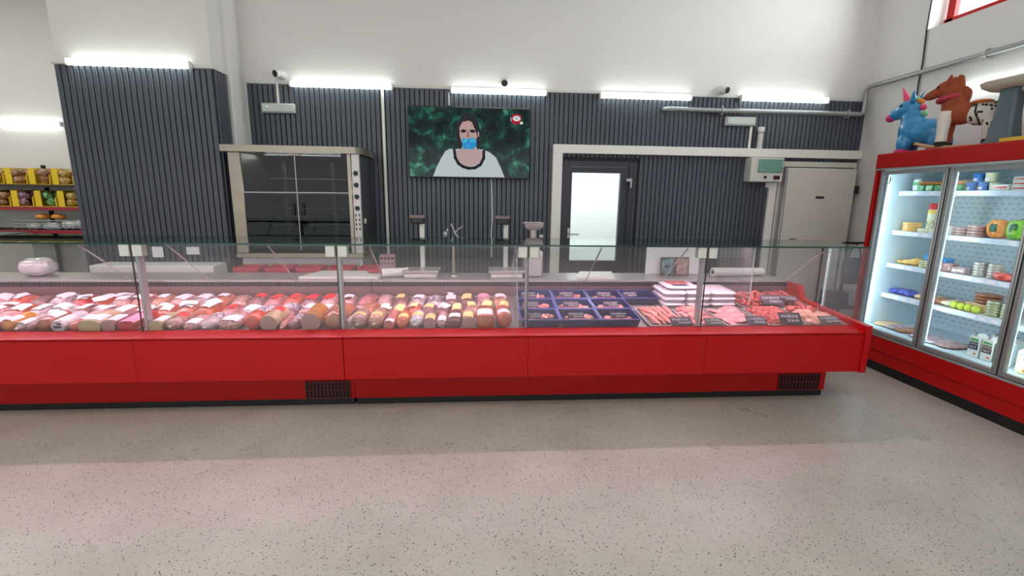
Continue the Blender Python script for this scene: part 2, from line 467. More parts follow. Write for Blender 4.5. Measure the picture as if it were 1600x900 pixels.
def dome_cam(loc, yaw, label):
    t = thing('security_camera', label, 'camera', loc, (0, 0, 0), 'white dome cameras on the wall')
    obj('base', MB().lathe((0, 0, 0), [(0.058, 0), (0.058, 0.02), (0.048, 0.035)], 20, axis=(0, -1, 0)), M_white, t)
    d = Vector((math.sin(yaw), -math.cos(yaw), -0.25)).normalized()
    c = Vector((0, -0.055, 0.0))
    obj('ball', MB().ell(c, (0.05, 0.05, 0.05), 18, 12), M_white, t)
    e = obj('lens_barrel', MB().lathe(c+d*0.030, [(0.044, 0), (0.044, 0.03), (0.038, 0.036)], 20, axis=d), M_white, t)
    obj('lens', MB().lathe(c+d*0.064, [(0.036, 0), (0.034, 0.006), (0.0, 0.009)], 20, axis=d), M_black, e)
dome_cam((-2.165, YW, 2.925), -0.5, 'white dome camera above the left emergency light, at the wall corner')
dome_cam((0.31, YW, 2.90), -0.1, 'white dome camera above the television strip light')
dome_cam((2.89, YW, 2.90), 0.35, 'white dome camera between the two right strip lights')

M_lens = pm('diffuser_plastic', S(205, 208, 204), 0.35, var=0.03)
M_ledg = em('green_indicator', (0.3, 1.0, 0.5, 1), 1.2)
def exit_light(x0, x1, z0, z1, label, cx):
    t = thing('emergency_light', label, 'light', ((x0+x1)/2, YW-0.024, z0))
    w = (x1-x0)/2; h = z1-z0
    obj('body', MB().box(-w, w, -0.05, 0, 0, h, 0.008), M_offw, t)
    obj('diffuser', MB().box(-w+0.012, w-0.012, -0.062, -0.048, 0.01, h-0.01, 0.008), M_lens, t)
    obj('indicator', MB().cyl((-w*0.62, -0.060, h*0.6), (-w*0.62, -0.066, h*0.6), 0.008, n=10), M_ledg, t)
    return t
exit_light(-2.387, -2.03, 2.51, 2.612, 'white emergency light box below the left dome camera', 0)
exit_light(2.955, 3.325, 2.50, 2.60, 'white emergency light box under the grey pipe at right', 0)
def conduit(name, x0, x1, z0, z1, label):
    obj(name, MB().box(x0, x1, YW-0.040, YW-0.022, z0, z1, 0.003), M_trunk, label=label, cat='conduit')
conduit('cable_conduit', -2.225, -2.200, 2.614, 2.83, 'short white conduit from the ceiling strip down to the left emergency light')
conduit('cable_conduit', -1.085, -1.055, 0.9, 2.79, 'long vertical white conduit right of the rotisserie oven')
conduit('cable_conduit', -0.332, -0.318, 2.64, 2.79, 'short white conduit above the television left half')
conduit('cable_conduit', 3.28, 3.31, 2.242, 2.50, 'white conduit from the right emergency light down to the trunking')

# pipe along the wall with elbow and clips
p = thing('metal_pipe', 'grey galvanised pipe along the slats, up the corner and along the right wall', 'pipe', (3.4, YW-0.08, 2.66))
zz = 2.663
wpart(p, 'pipe_run', MB().tube([(2.20, YW-0.02, zz), (2.20, YW-0.06, zz), (2.225, YW-0.085, zz), (2.4, YW-0.085, zz), (4.62, YW-0.085, zz), (4.65, YW-0.085, zz+0.02), (4.655, YW-0.085, zz+0.05), (4.655, YW-0.085, 2.93), (4.66, YW-0.11, 2.965), (4.67, YW-0.15, 2.975), (4.68, 4.2, 2.985), (4.68, 1.5, 3.0)], 0.026, 12), M_galv)
for x in (2.89, 4.47):
    wpart(p, 'pipe_clip', MB().cyl((x-0.012, YW-0.085, zz), (x+0.012, YW-0.085, zz), 0.034, n=12).box(x-0.008, x+0.008, YW-0.09, YW-0.02, zz-0.045, zz+0.05), M_alu)
wpart(p, 'pipe_clip', MB().cyl((4.68, 4.29, 2.985), (4.68, 4.31, 2.985), 0.034, n=12).box(4.67, XW-0.001, 4.29, 4.31, 2.94, 3.03), M_alu)
s = thing('pipe_stub', 'white capped pipe stub standing on the trunking at right', 'pipe', (3.41, YW-0.055, 2.24))
obj('pipe_body', MB().cyl((0, 0, 0), (0, 0, 0.21), 0.032, n=16), M_offw, s)
obj('cap', MB().lathe((0, 0, 0.2), [(0.040, 0), (0.040, 0.045), (0.034, 0.052)], 16), M_white, s)
obj('joint_ring', MB().cyl((0, 0, 0.178), (0, 0, 0.186), 0.0335, n=16), pm('pink_ring', S(170, 90, 95), 0.6), s)
obj('wall_cable', MB().tube([(XW-0.008, 5.02, 4.3), (XW-0.012, 5.02, 3.42), (XW-0.012, 5.0, 3.1), (XW-0.014, 5.005, 2.9), (XW-0.012, 4.99, 2.4), (XW-0.012, 4.98, 2.0)], 0.008, 6), M_black, label='black cable running down the right wall below the window', cat='cable')

# distribution box with green window
t = thing('control_box', 'white electric box with green window beside the cold room door', 'electric box', (3.475, YW-0.022, 1.845))
obj('box_body', MB().box(-0.205, 0.205, -0.15, 0, 0, 0.285, 0.010), M_offw, t)
gw = MB().box(-0.12, 0.185, -0.166, -0.148, 0.11, 0.265, 0.006)
g1 = obj('window_cover', gw, pm('green_smoked_window', S(120, 165, 150), 0.15, var=0.15, scale=14, coat=0.6), t)
obj('button', MB().cyl((-0.02, -0.15, 0.055), (-0.02, -0.165, 0.055), 0.016, n=12), M_black, t)
obj('rocker_switch', MB().box(0.085, 0.165, -0.160, -0.148, 0.03, 0.075, 0.004), pm('dark_red_rocker', S(70, 24, 24), 0.4), t)
obj('cable_trunking', MB().box(3.60, 3.695, YW-0.06, YW-0.023, 0.0, 1.842, 0.004).box(3.555, 3.60, YW-0.06, YW-0.023, 1.78, 1.842, 0.004), M_trunk, label='vertical white trunking below the electric box', cat='trunking')

# cold room door
t = thing('cold_room_door', 'pale grey insulated cold room door with small dark plate', 'door', (4.24, YW, 0))
wpart(t, 'frame', MB().box(3.715, 3.77, YW-0.045, YW-0.0, 0, 2.10, 0.004).box(3.77, 4.715, YW-0.045, YW, 2.035, 2.10, 0.004).box(4.68, 4.715, YW-0.045, YW, 0, 2.035, 0.004), M_cold)
wpart(t, 'leaf', MB().box(3.765, 4.665, YW-0.13, YW-0.05, 0.02, 2.02, 0.012), M_cold)
wpart(t, 'edge_strip', MB().box(3.745, 3.775, YW-0.135, YW-0.045, 0.02, 2.02, 0.006), M_alu)
wpart(t, 'sign_plate', MB().box(4.165, 4.275, YW-0.134, YW-0.129, 1.655, 1.685, 0.001), pm('navy_plate', S(48, 50, 70), 0.4, var=0.3, scale=90))
wpart(t, 'handle', MB().ell((3.93, YW-0.15, 1.13), (0.055, 0.03, 0.035), 14, 8, p=0.8), pm('grey_brown_handle', S(110, 96, 92), 0.4))
for z in (0.4, 1.0, 1.72):
    wpart(t, 'hinge', MB().box(4.655, 4.70, YW-0.15, YW-0.045, z, z+0.10, 0.006), M_black)

# ------------------------------------------------------------------ television
t = thing('television', 'wall television showing a woman in a white jumper among trees', 'television', (-0.09, YW-0.03, 1.832))
wpart(t, 'casing', MB().box(-0.79, 0.612, YW-0.105, YW-0.06, 1.832, 2.622, 0.006).box(-0.35, 0.2, YW-0.062, YW-0.018, 2.0, 2.45, 0.01), M_black)
def forest():
    m = bpy.data.materials.new('screen_forest'); m.use_nodes = True
    nt = m.node_tree; b = nt.nodes['Principled BSDF']
    tc = nt.nodes.new('ShaderNodeTexCoord')
    nz = nt.nodes.new('ShaderNodeTexNoise'); nz.inputs['Scale'].default_value = 6.5; nz.inputs['Detail'].default_value = 7; nz.inputs['Roughness'].default_value = 0.6
    nz.inputs['Distortion'].default_value = 0.4
    nt.links.new(tc.outputs['Object'], nz.inputs['Vector'])
    cr = nt.nodes.new('ShaderNodeValToRGB')
    e = cr.color_ramp.elements
    e[0].position = 0.40; e[0].color = S(6, 20, 24)
    e[1].position = 0.72; e[1].color = S(120, 190, 160)
    q = e.new(0.52); q.color = S(14, 50, 50)
    q = e.new(0.61); q.color = S(34, 112, 86)
    nt.links.new(nz.outputs['Fac'], cr.inputs[0])
    b.inputs['Base Color'].default_value = (0.01, 0.01, 0.01, 1); b.inputs['Roughness'].default_value = 0.12; b.inputs['Specular IOR Level'].default_value = 0.2
    nt.links.new(cr.outputs[0], b.inputs['Emission Color']); b.inputs['Emission Strength'].default_value = 0.75
    return m
sx0, sx1, sz0, sz1 = -0.778, 0.600, 1.848, 2.606
scr = wpart(t, 'screen', MB().box(sx0, sx1, YW-0.1062, YW-0.1045, sz0, sz1), forest())
def tp(x, y):      # picture units to screen metres
    return (sx0+(x-62)/1305.0*(sx1-sx0), sz1-(y-88)/728.0*(sz1-sz0))
def flat(pts, lay, m):
    P = [tp(*q) for q in pts]
    pic.prism(P, 1, YW-0.1062-0.0006*lay, YW-0.1062-0.0006*lay+0.0005, m)
def ov(cx, cy, rx, ry, n=20): return [(cx+rx*math.cos(2*PI*k/n), cy+ry*math.sin(2*PI*k/n)) for k in range(n)]
pic = MB()
cols = [('hair', (26, 26, 36)), ('skin', (196, 160, 156)), ('jumper', (196, 206, 208)), ('collar', (20, 24, 36)), ('blue', (30, 150, 215)), ('logo_red', (175, 30, 50)), ('logo_white', (235, 240, 240)), ('shade', (150, 110, 108)), ('bluelight', (70, 190, 215)), ('chest', (190, 165, 165))]
PM = [em('screen_'+a, S(*c), 0.8) for a, c in cols]
flat([(640, 530), (590, 500), (572, 400), (572, 300), (592, 220), (640, 155), (700, 128), (760, 150), (805, 215), (824, 320), (820, 450), (800, 530)], 1, 0)
flat([(312, 815), (345, 730), (390, 640), (450, 540), (500, 517), (860, 517), (930, 545), (1000, 600), (1050, 700), (1098, 815)], 1, 2)
flat([(640, 470), (780, 470), (800, 520), (858, 535), (850, 620), (800, 680), (700, 705), (610, 680), (566, 610), (560, 535), (620, 520)], 2, 9)
flat([(606, 380), (604, 290), (636, 232), (700, 216), (757, 238), (788, 300), (792, 385), (776, 460), (735, 515), (680, 520), (636, 470)], 3, 1)
band = [(545, 517), (556, 610), (590, 672), (640, 706), (700, 722), (770, 716), (830, 680), (866, 612), (868, 530)]
for a, c in zip(band[:-1], band[1:]):
    d = Vector((c[0]-a[0], c[1]-a[1])).normalized(); nn = Vector((-d.y, d.x))*16
    a2 = Vector(a)-d*8; c2 = Vector(c)+d*8
    flat([tuple(a2+nn), tuple(c2+nn), tuple(c2-nn), tuple(a2-nn)], 4, 3)
for cx, sg in ((645, 1), (748, -1)):
    flat([(cx-38, 322+4*sg), (cx, 306), (cx+38, 322-4*sg), (cx+34, 330), (cx-34, 330)], 4, 0)
    flat(ov(cx, 334, 24, 10, 12), 5, 0)
flat([(690, 330), (706, 330), (712, 385), (695, 394), (678, 385)], 4, 7)
flat([(790, 335), (812, 330), (818, 370), (800, 392)], 3, 1)
flat([(735, 225), (765, 235), (800, 330), (800, 400), (785, 340)], 5, 0)
flat([(628, 412), (650, 398), (690, 408), (730, 396), (775, 400), (790, 430), (784, 490), (745, 518), (690, 512), (645, 520), (634, 470)], 6, 4)
flat([(650, 405), (690, 414), (680, 440), (640, 450)], 7, 8); flat([(720, 410), (775, 408), (770, 440), (715, 440)], 7, 8)
flat([(690, 470), (705, 470), (702, 500), (694, 500)], 7, 8)
flat(ov(1220, 188, 54, 54, 20), 2, 5); flat([(1172, 140), (1268, 140), (1268, 238), (1172, 238)], 2, 5)
flat(ov(1222, 182, 42, 28), 3, 6); flat(ov(1276, 228, 17, 14), 3, 6)
flat([(1156, 170), (1162, 170), (1164, 212), (1158, 212)], 2, 6)
wpart(scr, 'picture', pic, PM).location = (0, 0, 0)
lt = text_mesh('NS', 0.042, 0.0003)
lt.materials.clear(); lt.materials.append(em('screen_logo_ink', S(40, 110, 110), 0.6))
x, z = tp(1222, 182)
o = bpy.data.objects.new('lettering', lt); COL.objects.link(o); o.parent = scr
o.location = (x, YW-0.1062-0.0030, z); o.rotation_euler = (PI/2, 0, 0)
obj('power_cord', MB().tube([(0.165, YW-0.045, 1.84), (0.17, YW-0.035, 1.6), (0.176, YW-0.033, 1.4), (0.165, YW-0.034, 1.2), (0.17, YW-0.034, 0.9)], 0.007, 6), M_white, label='thin white cord hanging below the television', cat='cord')

# ------------------------------------------------------------------ rotisserie oven on its stand
OX0, OX1, OY0, OY1 = -2.50, -1.205, 5.0, 5.60
t = thing('rotisserie_oven', 'stainless steel rotisserie oven with two glass doors and four knobs', 'oven', (-1.85, 5.3, 0))
wpart(t, 'stand', MB().box(OX0+0.03, OX1-0.03, OY0+0.05, OY1, 0.08, 0.98, 0.01), M_inox)
roof = MB().prism([(OX0-0.03, OY0-0.05), (OX1-0.16, OY0-0.05), (OX1-0.03, OY0-0.03), (OX1+0.03, OY0+0.05), (OX1+0.03, OY1), (OX0-0.03, OY1)], 2, 2.035, 2.10)
wpart(t, 'roof', roof, M_steel)
wpart(t, 'base', MB().box(OX0, OX1, OY0, OY1, 0.97, 1.02, 0.004), M_steel)
wpart(t, 'left_jamb', MB().box(OX0+0.015, OX0+0.14, OY0-0.01, OY1-0.01, 1.02, 2.035, 0.006), M_steel)
wpart(t, 'right_jamb', MB().box(-1.325, -1.285, OY0-0.01, OY0+0.06, 1.02, 2.035, 0.004), M_steel)
wpart(t, 'back_plate', MB().box(OX0+0.1, OX1-0.02, OY1-0.03, OY1-0.01, 1.02, 2.035), M_dark)
cp = wpart(t, 'control_panel', MB().box(-1.285, OX1, OY0+0.0, OY0+0.05, 1.02, 2.035, 0.004), M_inox)
M_ring = pm('knob_ring', S(225, 225, 225), 0.3)
wpart(t, 'side_panel', MB().box(OX1-0.03, OX1-0.004, OY0+0.05, OY1-0.01, 1.02, 2.035, 0.004), pm('dark_steel_side', S(78, 78, 82), 0.35, metal=0.6))
wpart(t, 'latch', MB().box(OX1-0.006, OX1+0.012, OY0+0.12, OY0+0.15, 1.33, 1.38, 0.003), M_white)
for k in range(4):
    z = 1.845-0.118*k
    kb = wpart(t, 'knob', MB().cyl((-1.243, OY0-0.002, z), (-1.243, OY0-0.022, z), 0.026, 0.022, 16).box(-1.247, -1.239, OY0-0.03, OY0-0.02, z-0.02, z+0.02), M_black)
    obj('dial_ring', MB().cyl((-1.240, OY0, z), (-1.240, OY0-0.004, z), 0.034, n=18), M_ring, kb)
for k in range(4):
    for dx in (-0.018, 0.018):
        z = 1.42-0.047*k
        wpart(t, 'vent_slot', MB().box(-1.245+dx-0.006, -1.245+dx+0.006, OY0-0.003, OY0+0.001, z-0.014, z+0.014), pm('slot_maroon', S(60, 30, 34), 0.6))
wpart(t, 'socket', MB().cyl((-1.24, OY0-0.001, 1.19), (-1.24, OY0-0.008, 1.19), 0.022, n=16), M_galv)
for a, b_ in ((OX0+0.14, -1.843), (-1.837, -1.325)):
    d = wpart(t, 'glass_door', MB().box(a, b_, OY0, OY0+0.006, 1.05, 2.03), M_glassd)
    hx = -1.885 if a < -2 else -1.79
    obj('handle', MB().tube([(hx, OY0+0.0, 1.53), (hx, OY0-0.035, 1.53), (hx, OY0-0.035, 1.42), (hx, OY0, 1.42)], 0.006, 6), M_black, d)
    obj('hinge', MB().box((-1.90 if a < -2 else -1.835), (-1.845 if a < -2 else -1.78), OY0-0.008, OY0+0.01, 2.005, 2.028, 0.003), M_steel, d)
wpart(t, 'door_gap_strip', MB().box(-1.843, -1.837, OY0-0.002, OY0+0.008, 1.05, 2.03), M_alu)
for k, z in enumerate((1.78, 1.62, 1.47, 1.30)):
    wpart(t, 'spit', MB().cyl((OX0+0.14, OY0+0.25, z), (-1.325, OY0+0.25, z), 0.009, n=8), M_steel)
wpart(t, 'front_rail', MB().cyl((OX0+0.14, OY0-0.006, 1.64), (-1.325, OY0-0.006, 1.645), 0.007, n=8), M_alu)
for x in (-2.15, -1.62):
    wpart(t, 'spit_bracket', MB().box(x-0.02, x+0.02, OY0+0.5, OY0+0.52, 1.05, 1.98, 0.003), M_steel)
wpart(t, 'drip_tray', MB().box(OX0+0.15, -1.34, OY0+0.06, OY0+0.5, 1.06, 1.10, 0.006), M_inox)
for x in (OX0+0.1, OX1-0.1):
    for y in (OY0+0.1, OY1-0.08):
        wpart(t, 'leg', MB().cyl((x, y, 0), (x, y, 0.09), 0.025, n=12), M_black)

# ================================================================== THE REFRIGERATED COUNTER (two modules)
CF = 3.27                      # front face
GL = 3.385                     # front glass plane
ZT0, ZT1 = 1.283, 1.293        # top glass
def zdeck(y): return 0.635+0.095*(y-3.40)
SLOPE = math.atan(0.095)
JOINTS = [-5.12, -3.75, -2.39, -1.005, 0.372, 1.735, 3.06]
def counter(x0, x1, joints, struts, vent, label, end_right, plinth_end):
    t = thing('serving_counter', label, 'counter', ((x0+x1)/2, 3.9, 0))
    wpart(t, 'kick_plate', MB().box(x0+0.01, plinth_end-0.01, 3.535, 4.45, 0.0, 0.055), M_black)
    pl = wpart(t, 'plinth', MB().box(x0, plinth_end, 3.52, 4.50, 0.055, 0.36, 0.003), M_red)
    # ventilation grille in the plinth: frame, dark back, upright bars
    va, vb = vent
    g = wpart(t, 'vent_grille', MB().box(va, vb, 3.517, 3.5205, 0.068, 0.200), M_dark)
    nb = 12
    for k in range(nb+1):
        x = va+(vb-va)*k/nb
        obj('grille_bar', MB().box(x-0.0045, x+0.0045, 3.508, 3.518, 0.068, 0.200), M_redd, g)
    for z in (0.068, 0.134, 0.200):
        obj('grille_rail', MB().box(va-0.004, vb+0.004, 3.507, 3.516, z-0.004, z+0.004), M_redd, g)
    # body below the deck
    wpart(t, 'body', MB().prism([(CF+0.02, 0.325), (4.6, 0.325), (4.6, 0.855), (4.285, 0.855), (4.285, 0.60), (CF+0.06, 0.55)], 0, x0+0.004, x1-0.004), M_red)
    js = [j for j in joints if x0-0.03 <= j <= x1+0.03]
    ed = sorted(set([x0, x1]+[j for j in js if x0+0.05 < j < x1-0.05]))
    for a, b in zip(ed[:-1], ed[1:]):
        wpart(t, 'front_panel', MB().prism([(CF, 0.318), (CF+0.03, 0.312), (CF+0.03, 0.632), (CF, 0.624)], 0, a+(0.0028 if a == x0 else 0.0012), b-(0.0028 if b == x1 else 0.0012)), M_red)
        wpart(t, 'ledge', MB().prism([(CF-0.010, 0.632), (CF-0.010, 0.640), (CF+0.02, 0.648), (3.40, 0.658), (3.42, 0.640), (CF+0.02, 0.628)], 0, a+0.0008, b-0.0008), M_red)
        wpart(t, 'front_glass', MB().box(a+0.005, b-0.005, GL, GL+0.006, 0.650, ZT0-0.002), M_glassf)
        tg = wpart(t, 'top_glass', MB().box(a+0.003, b-0.003, GL-0.012, 3.93, ZT0, ZT1), M_glasst)
        wpart(t, 'glass_edge', MB().box(a+0.002, b-0.002, GL-0.0155, GL-0.012, ZT0-0.001, ZT1+0.001).box(a+0.002, b-0.002, 3.93, 3.933, ZT0, ZT1), M_glasse)
    # inside
    yb = 4.24
    wpart(t, 'deck', MB().prism([(3.40, zdeck(3.40)), (yb, zdeck(yb)), (yb, zdeck(yb)-0.012), (3.40, zdeck(3.40)-0.012)], 0, x0+0.004, x1-0.004), M_inox)
    wpart(t, 'rear_wall', MB().box(x0+0.004, x1-0.004, yb, yb+0.04, 0.66, 0.815), pm('rear_steel_meat_reflection', S(150, 118, 118), 0.32, metal=0.7, var=0.12, scale=4))  # mauve reflection of the meat is put into the steel colour
    gr = MB().box(x0+0.004, x1-0.004, yb+0.005, yb+0.03, 0.806, 0.856)
    wpart(t, 'air_slot', gr, M_dark)
    gb = MB(); x = x0+0.02
    while x < x1-0.02:
        gb.box(x, x+0.007, yb-0.003, yb+0.006, 0.812, 0.852); x += 0.034
    wpart(t, 'air_slot_fins', gb, pm('fin_mauve', S(78, 50, 60), 0.5), kind='stuff')
    wpart(t, 'worktop', MB().box(x0+0.002, x1-0.03 if end_right else x1-0.002, yb-0.005, 4.64, 0.855, 0.876, 0.003), M_inox)
    # posts, clamps
    for j in js:
        if j > x1-0.02 and not end_right: continue
        pst = wpart(t, 'post', MB().box(j-0.011, j+0.011, 3.43, 3.49, 0.64, ZT0-0.02, 0.002), M_alu)
        for sg in (-1, 1):
            if end_right and j > x1-0.1 and sg > 0: continue
            a, b = sorted((j+sg*0.010, j+sg*0.075))
            wpart(t, 'clamp', MB().box(a, b, GL-0.008, GL+0.05, ZT0-0.085, ZT0-0.001, 0.003), M_offw)
        wpart(t, 'joint_strip', MB().box(j-0.0035, j-0.001, GL-0.001, GL+0.007, 0.652, ZT0-0.002).box(j+0.001, j+0.0035, GL-0.001, GL+0.007, 0.652, ZT0-0.002), pm('glass_joint', S(58, 62, 62), 0.4))
    # light strip under the rear half of the top glass
    ls = wpart(t, 'light_strip', MB().box(x0+0.03, x1-0.05, 3.725, 3.758, 1.268, 1.2825).box(x0+0.03, x1-0.05, 3.725, 3.729, 1.2630, 1.2684).box(x0+0.03, x1-0.05, 3.754, 3.758, 1.2630, 1.2684), pm('strip_housing', S(92, 104, 102), 0.7))
    obj('led_strip', MB().box(x0+0.04, x1-0.06, 3.730, 3.753, 1.2660, 1.268), M_pink, ls)
    for x in struts:
        wpart(t, 'gas_strut', MB().cyl((x, 3.43, 1.268), (x, 3.62, 1.130), 0.006, n=8).cyl((x, 3.62, 1.130), (x, 3.90, 0.925), 0.0035, n=8).cyl((x, 3.90, 0.925), (x, 4.235, 0.865), 0.0025, n=6), M_alu)
    return t
LX0, LX1, RX1 = -5.15, -0.965, 3.03
c1 = counter(LX0, LX1, JOINTS, [-2.76, -2.17, -1.49], (-1.337, -1.003), 'left red refrigerated meat counter, front seam near its right vent grille', False, LX1)
c2 = counter(LX1, RX1, JOINTS, [-0.78, 0.93, 1.60, 2.72], (2.53, 2.884), 'right red refrigerated meat counter ending beside the red cooler', True, 2.945)
# end of the right counter: shaped side panel and side glass
wpart(c2, 'end_panel', MB().prism([(CF-0.012, 0.312), (CF-0.012, 0.690), (3.40, 0.700), (4.02, 0.742), (4.08, 0.857), (4.60, 0.857), (4.60, 0.312)], 0, RX1-0.03, RX1+0.02), M_red)
wpart(c2, 'end_glass', MB().box(RX1+0.022, RX1+0.028, GL, 3.80, 0.690, ZT0-0.002), M_glassf)
wpart(c2, 'end_glass_edge', MB().box(RX1+0.021, RX1+0.029, 3.80, 3.803, 0.70, ZT0-0.002), M_edgew)
wpart(c2, 'glass_divider', MB().box(2.262, 2.268, 3.64, 4.20, 0.80, 1.262), M_glassf)
wpart(c2, 'glass_divider_edge', MB().box(2.261, 2.269, 3.637, 3.640, 0.80, 1.262), M_edgew)
wpart(c2, 'glass_divider', MB().prism([(3.44, 0.66), (4.20, 0.73), (4.20, 0.90), (3.80, 1.24), (3.60, 1.24)], 0, 0.302, 0.308), M_glassf)
wpart(c2, 'glass_divider_edge', MB().tube([(0.305, 3.44, 0.66), (0.305, 3.60, 1.24)], 0.0022, 6), M_edgew)

# ------------------------------------------------------------------ goods in the counter
SAUS = dict(
    amber=S(226, 150, 44), clear=S(206, 184, 186), mauve=S(150, 98, 96), brown=S(176, 92, 62), white=S(226, 220, 224), coral=S(212, 96, 74),
    cream=S(228, 204, 158), ham=S(222, 138, 140), olive=S(196, 182, 136), marble=S(198, 148, 136), pink=S(222, 168, 166), orange=S(226, 66, 26),
    peach=S(218, 158, 128), dusk=S(160, 108, 112), gold=S(214, 142, 48), salmon=S(204, 124, 92), orangey=S(228, 110, 44), rust=S(196, 92, 50),
    cut=S(172, 134, 132), beige=S(204, 160, 134), red=S(204, 40, 44), darkbrown=S(120, 66, 58), rosy=S(214, 130, 128))
def skin(c, film=True):
    col = SAUS[c]
    k2 = tuple(min(1, v*1.02) for v in col[:3])+(1,)
    return pm('casing_'+c, tuple(v*0.66 for v in col[:3])+(1,), 0.30, scale=18, col2=k2, bump=0.40, bscale=55, coat=0.8)
def speckle(c):
    col = SAUS[c]
    return pm('casing_speck_'+c, tuple(v*0.48 for v in col[:3])+(1,), 0.35, scale=42, col2=tuple(min(1, v*1.08) for v in col[:3])+(1,), bump=0.55, bscale=50, coat=0.9)
M_cut = pm('cut_sausage', S(178, 138, 136), 0.5, var=0.06, scale=40)
M_cutc = pm('cut_cheese', S(190, 172, 134), 0.5, var=0.06, scale=40)
M_clip = pm('clip_metal', S(220, 205, 200), 0.3, metal=0.5)
LABM = dict(white=M_paper, yellow=M_yell, red=pm('red_label', S(220, 40, 52), 0.4, var=0.1, scale=40), pink=pm('pink_label', S(238, 160, 190), 0.45, var=0.05),
            black=pm('black_white_label', S(40, 38, 46), 0.45, scale=50, col2=S(225, 215, 222)), dots=pm('white_red_dots', S(244, 226, 236), 0.5, scale=14, col2=S(246, 236, 242)), navy=pm('navy_print', S(60, 66, 110), 0.5))
def log(loc, rx, rz, L, end, mat, lab=None, text=False, yaw=0.0, label='', group=None, labpos=(0.10, 0.55), cutm=None, cat='sausage', name='sausage_log', sq=1.0):
    t = thing(name, label, cat, (loc[0], loc[1]-L/2*0, zdeck(loc[1])+0.001), (SLOPE, 0, yaw), group)
    N = 20
    def prof():
        if end == 'cut': return [(1, 0), (1, L*0.9), (0.9, L*0.97), (0.4, L)]
        if end == 'clip': return [(0.16, -0.006), (0.45, 0.004), (0.82, 0.018), (0.97, 0.04), (1, 0.07), (1, L*0.85), (0.9, L*0.94), (0.3, L)]
        if end == 'flat': return [(0.86, 0), (0.96, 0.006), (1, 0.016), (1, L-0.016), (0.9, L)]
        return [(0.25, 0), (0.62, 0.008), (0.86, 0.022), (0.97, 0.045), (1, 0.07), (1, L*0.85), (0.85, L*0.95), (0.3, L)]
    def se(a, p): return math.copysign(abs(math.cos(a))**p, math.cos(a)), math.copysign(abs(math.sin(a))**p, math.sin(a))
    R = []
    for s, y in prof():
        ring = []
        for i in range(N):
            cx, cz = se(2*PI*i/N, sq)
            ring.append((cx*rx*s, y, rz+cz*rz*s))
        R.append(ring)
    mb = MB().ring(R)
    obj('casing', mb, mat, t)
    if end == 'cut':
        pts = [(se(2*PI*i/N, sq)[0]*rx*0.985, rz+se(2*PI*i/N, sq)[1]*rz*0.985) for i in range(N)]
        obj('cut_face', MB().prism(pts, 1, -0.002, 0.004), cutm or M_cut, t)
    if end == 'clip':
        obj('clip', MB().ell((0, -0.010, rz), (0.012, 0.010, 0.010), 8, 6), M_clip, t)
    if lab:
        a0, a1 = 0.22*PI, 0.78*PI
        def fn(u, v):
            a = a0+(a1-a0)*(1-u); cx, cz = se(a, sq)
            return (cx*(rx+0.0016), L*(labpos[0]+(labpos[1]-labpos[0])*v), rz+cz*(rz+0.0016))
        obj('paper_label', MB().grid(fn, 8, 2), LABM[lab], t)
    if text:
        obj('end_print', MB().box(-rx*0.55, rx*0.5, -0.004, 0.01, rz*0.75, rz*1.15, 0.002).box(0, rx*0.6, -0.004, 0.01, rz*1.3, rz*1.6, 0.002), LABM['navy'], t)
    return t
F1, F2, F3 = 'front row of the first bay', 'front row of the second bay', 'front row of the third bay'
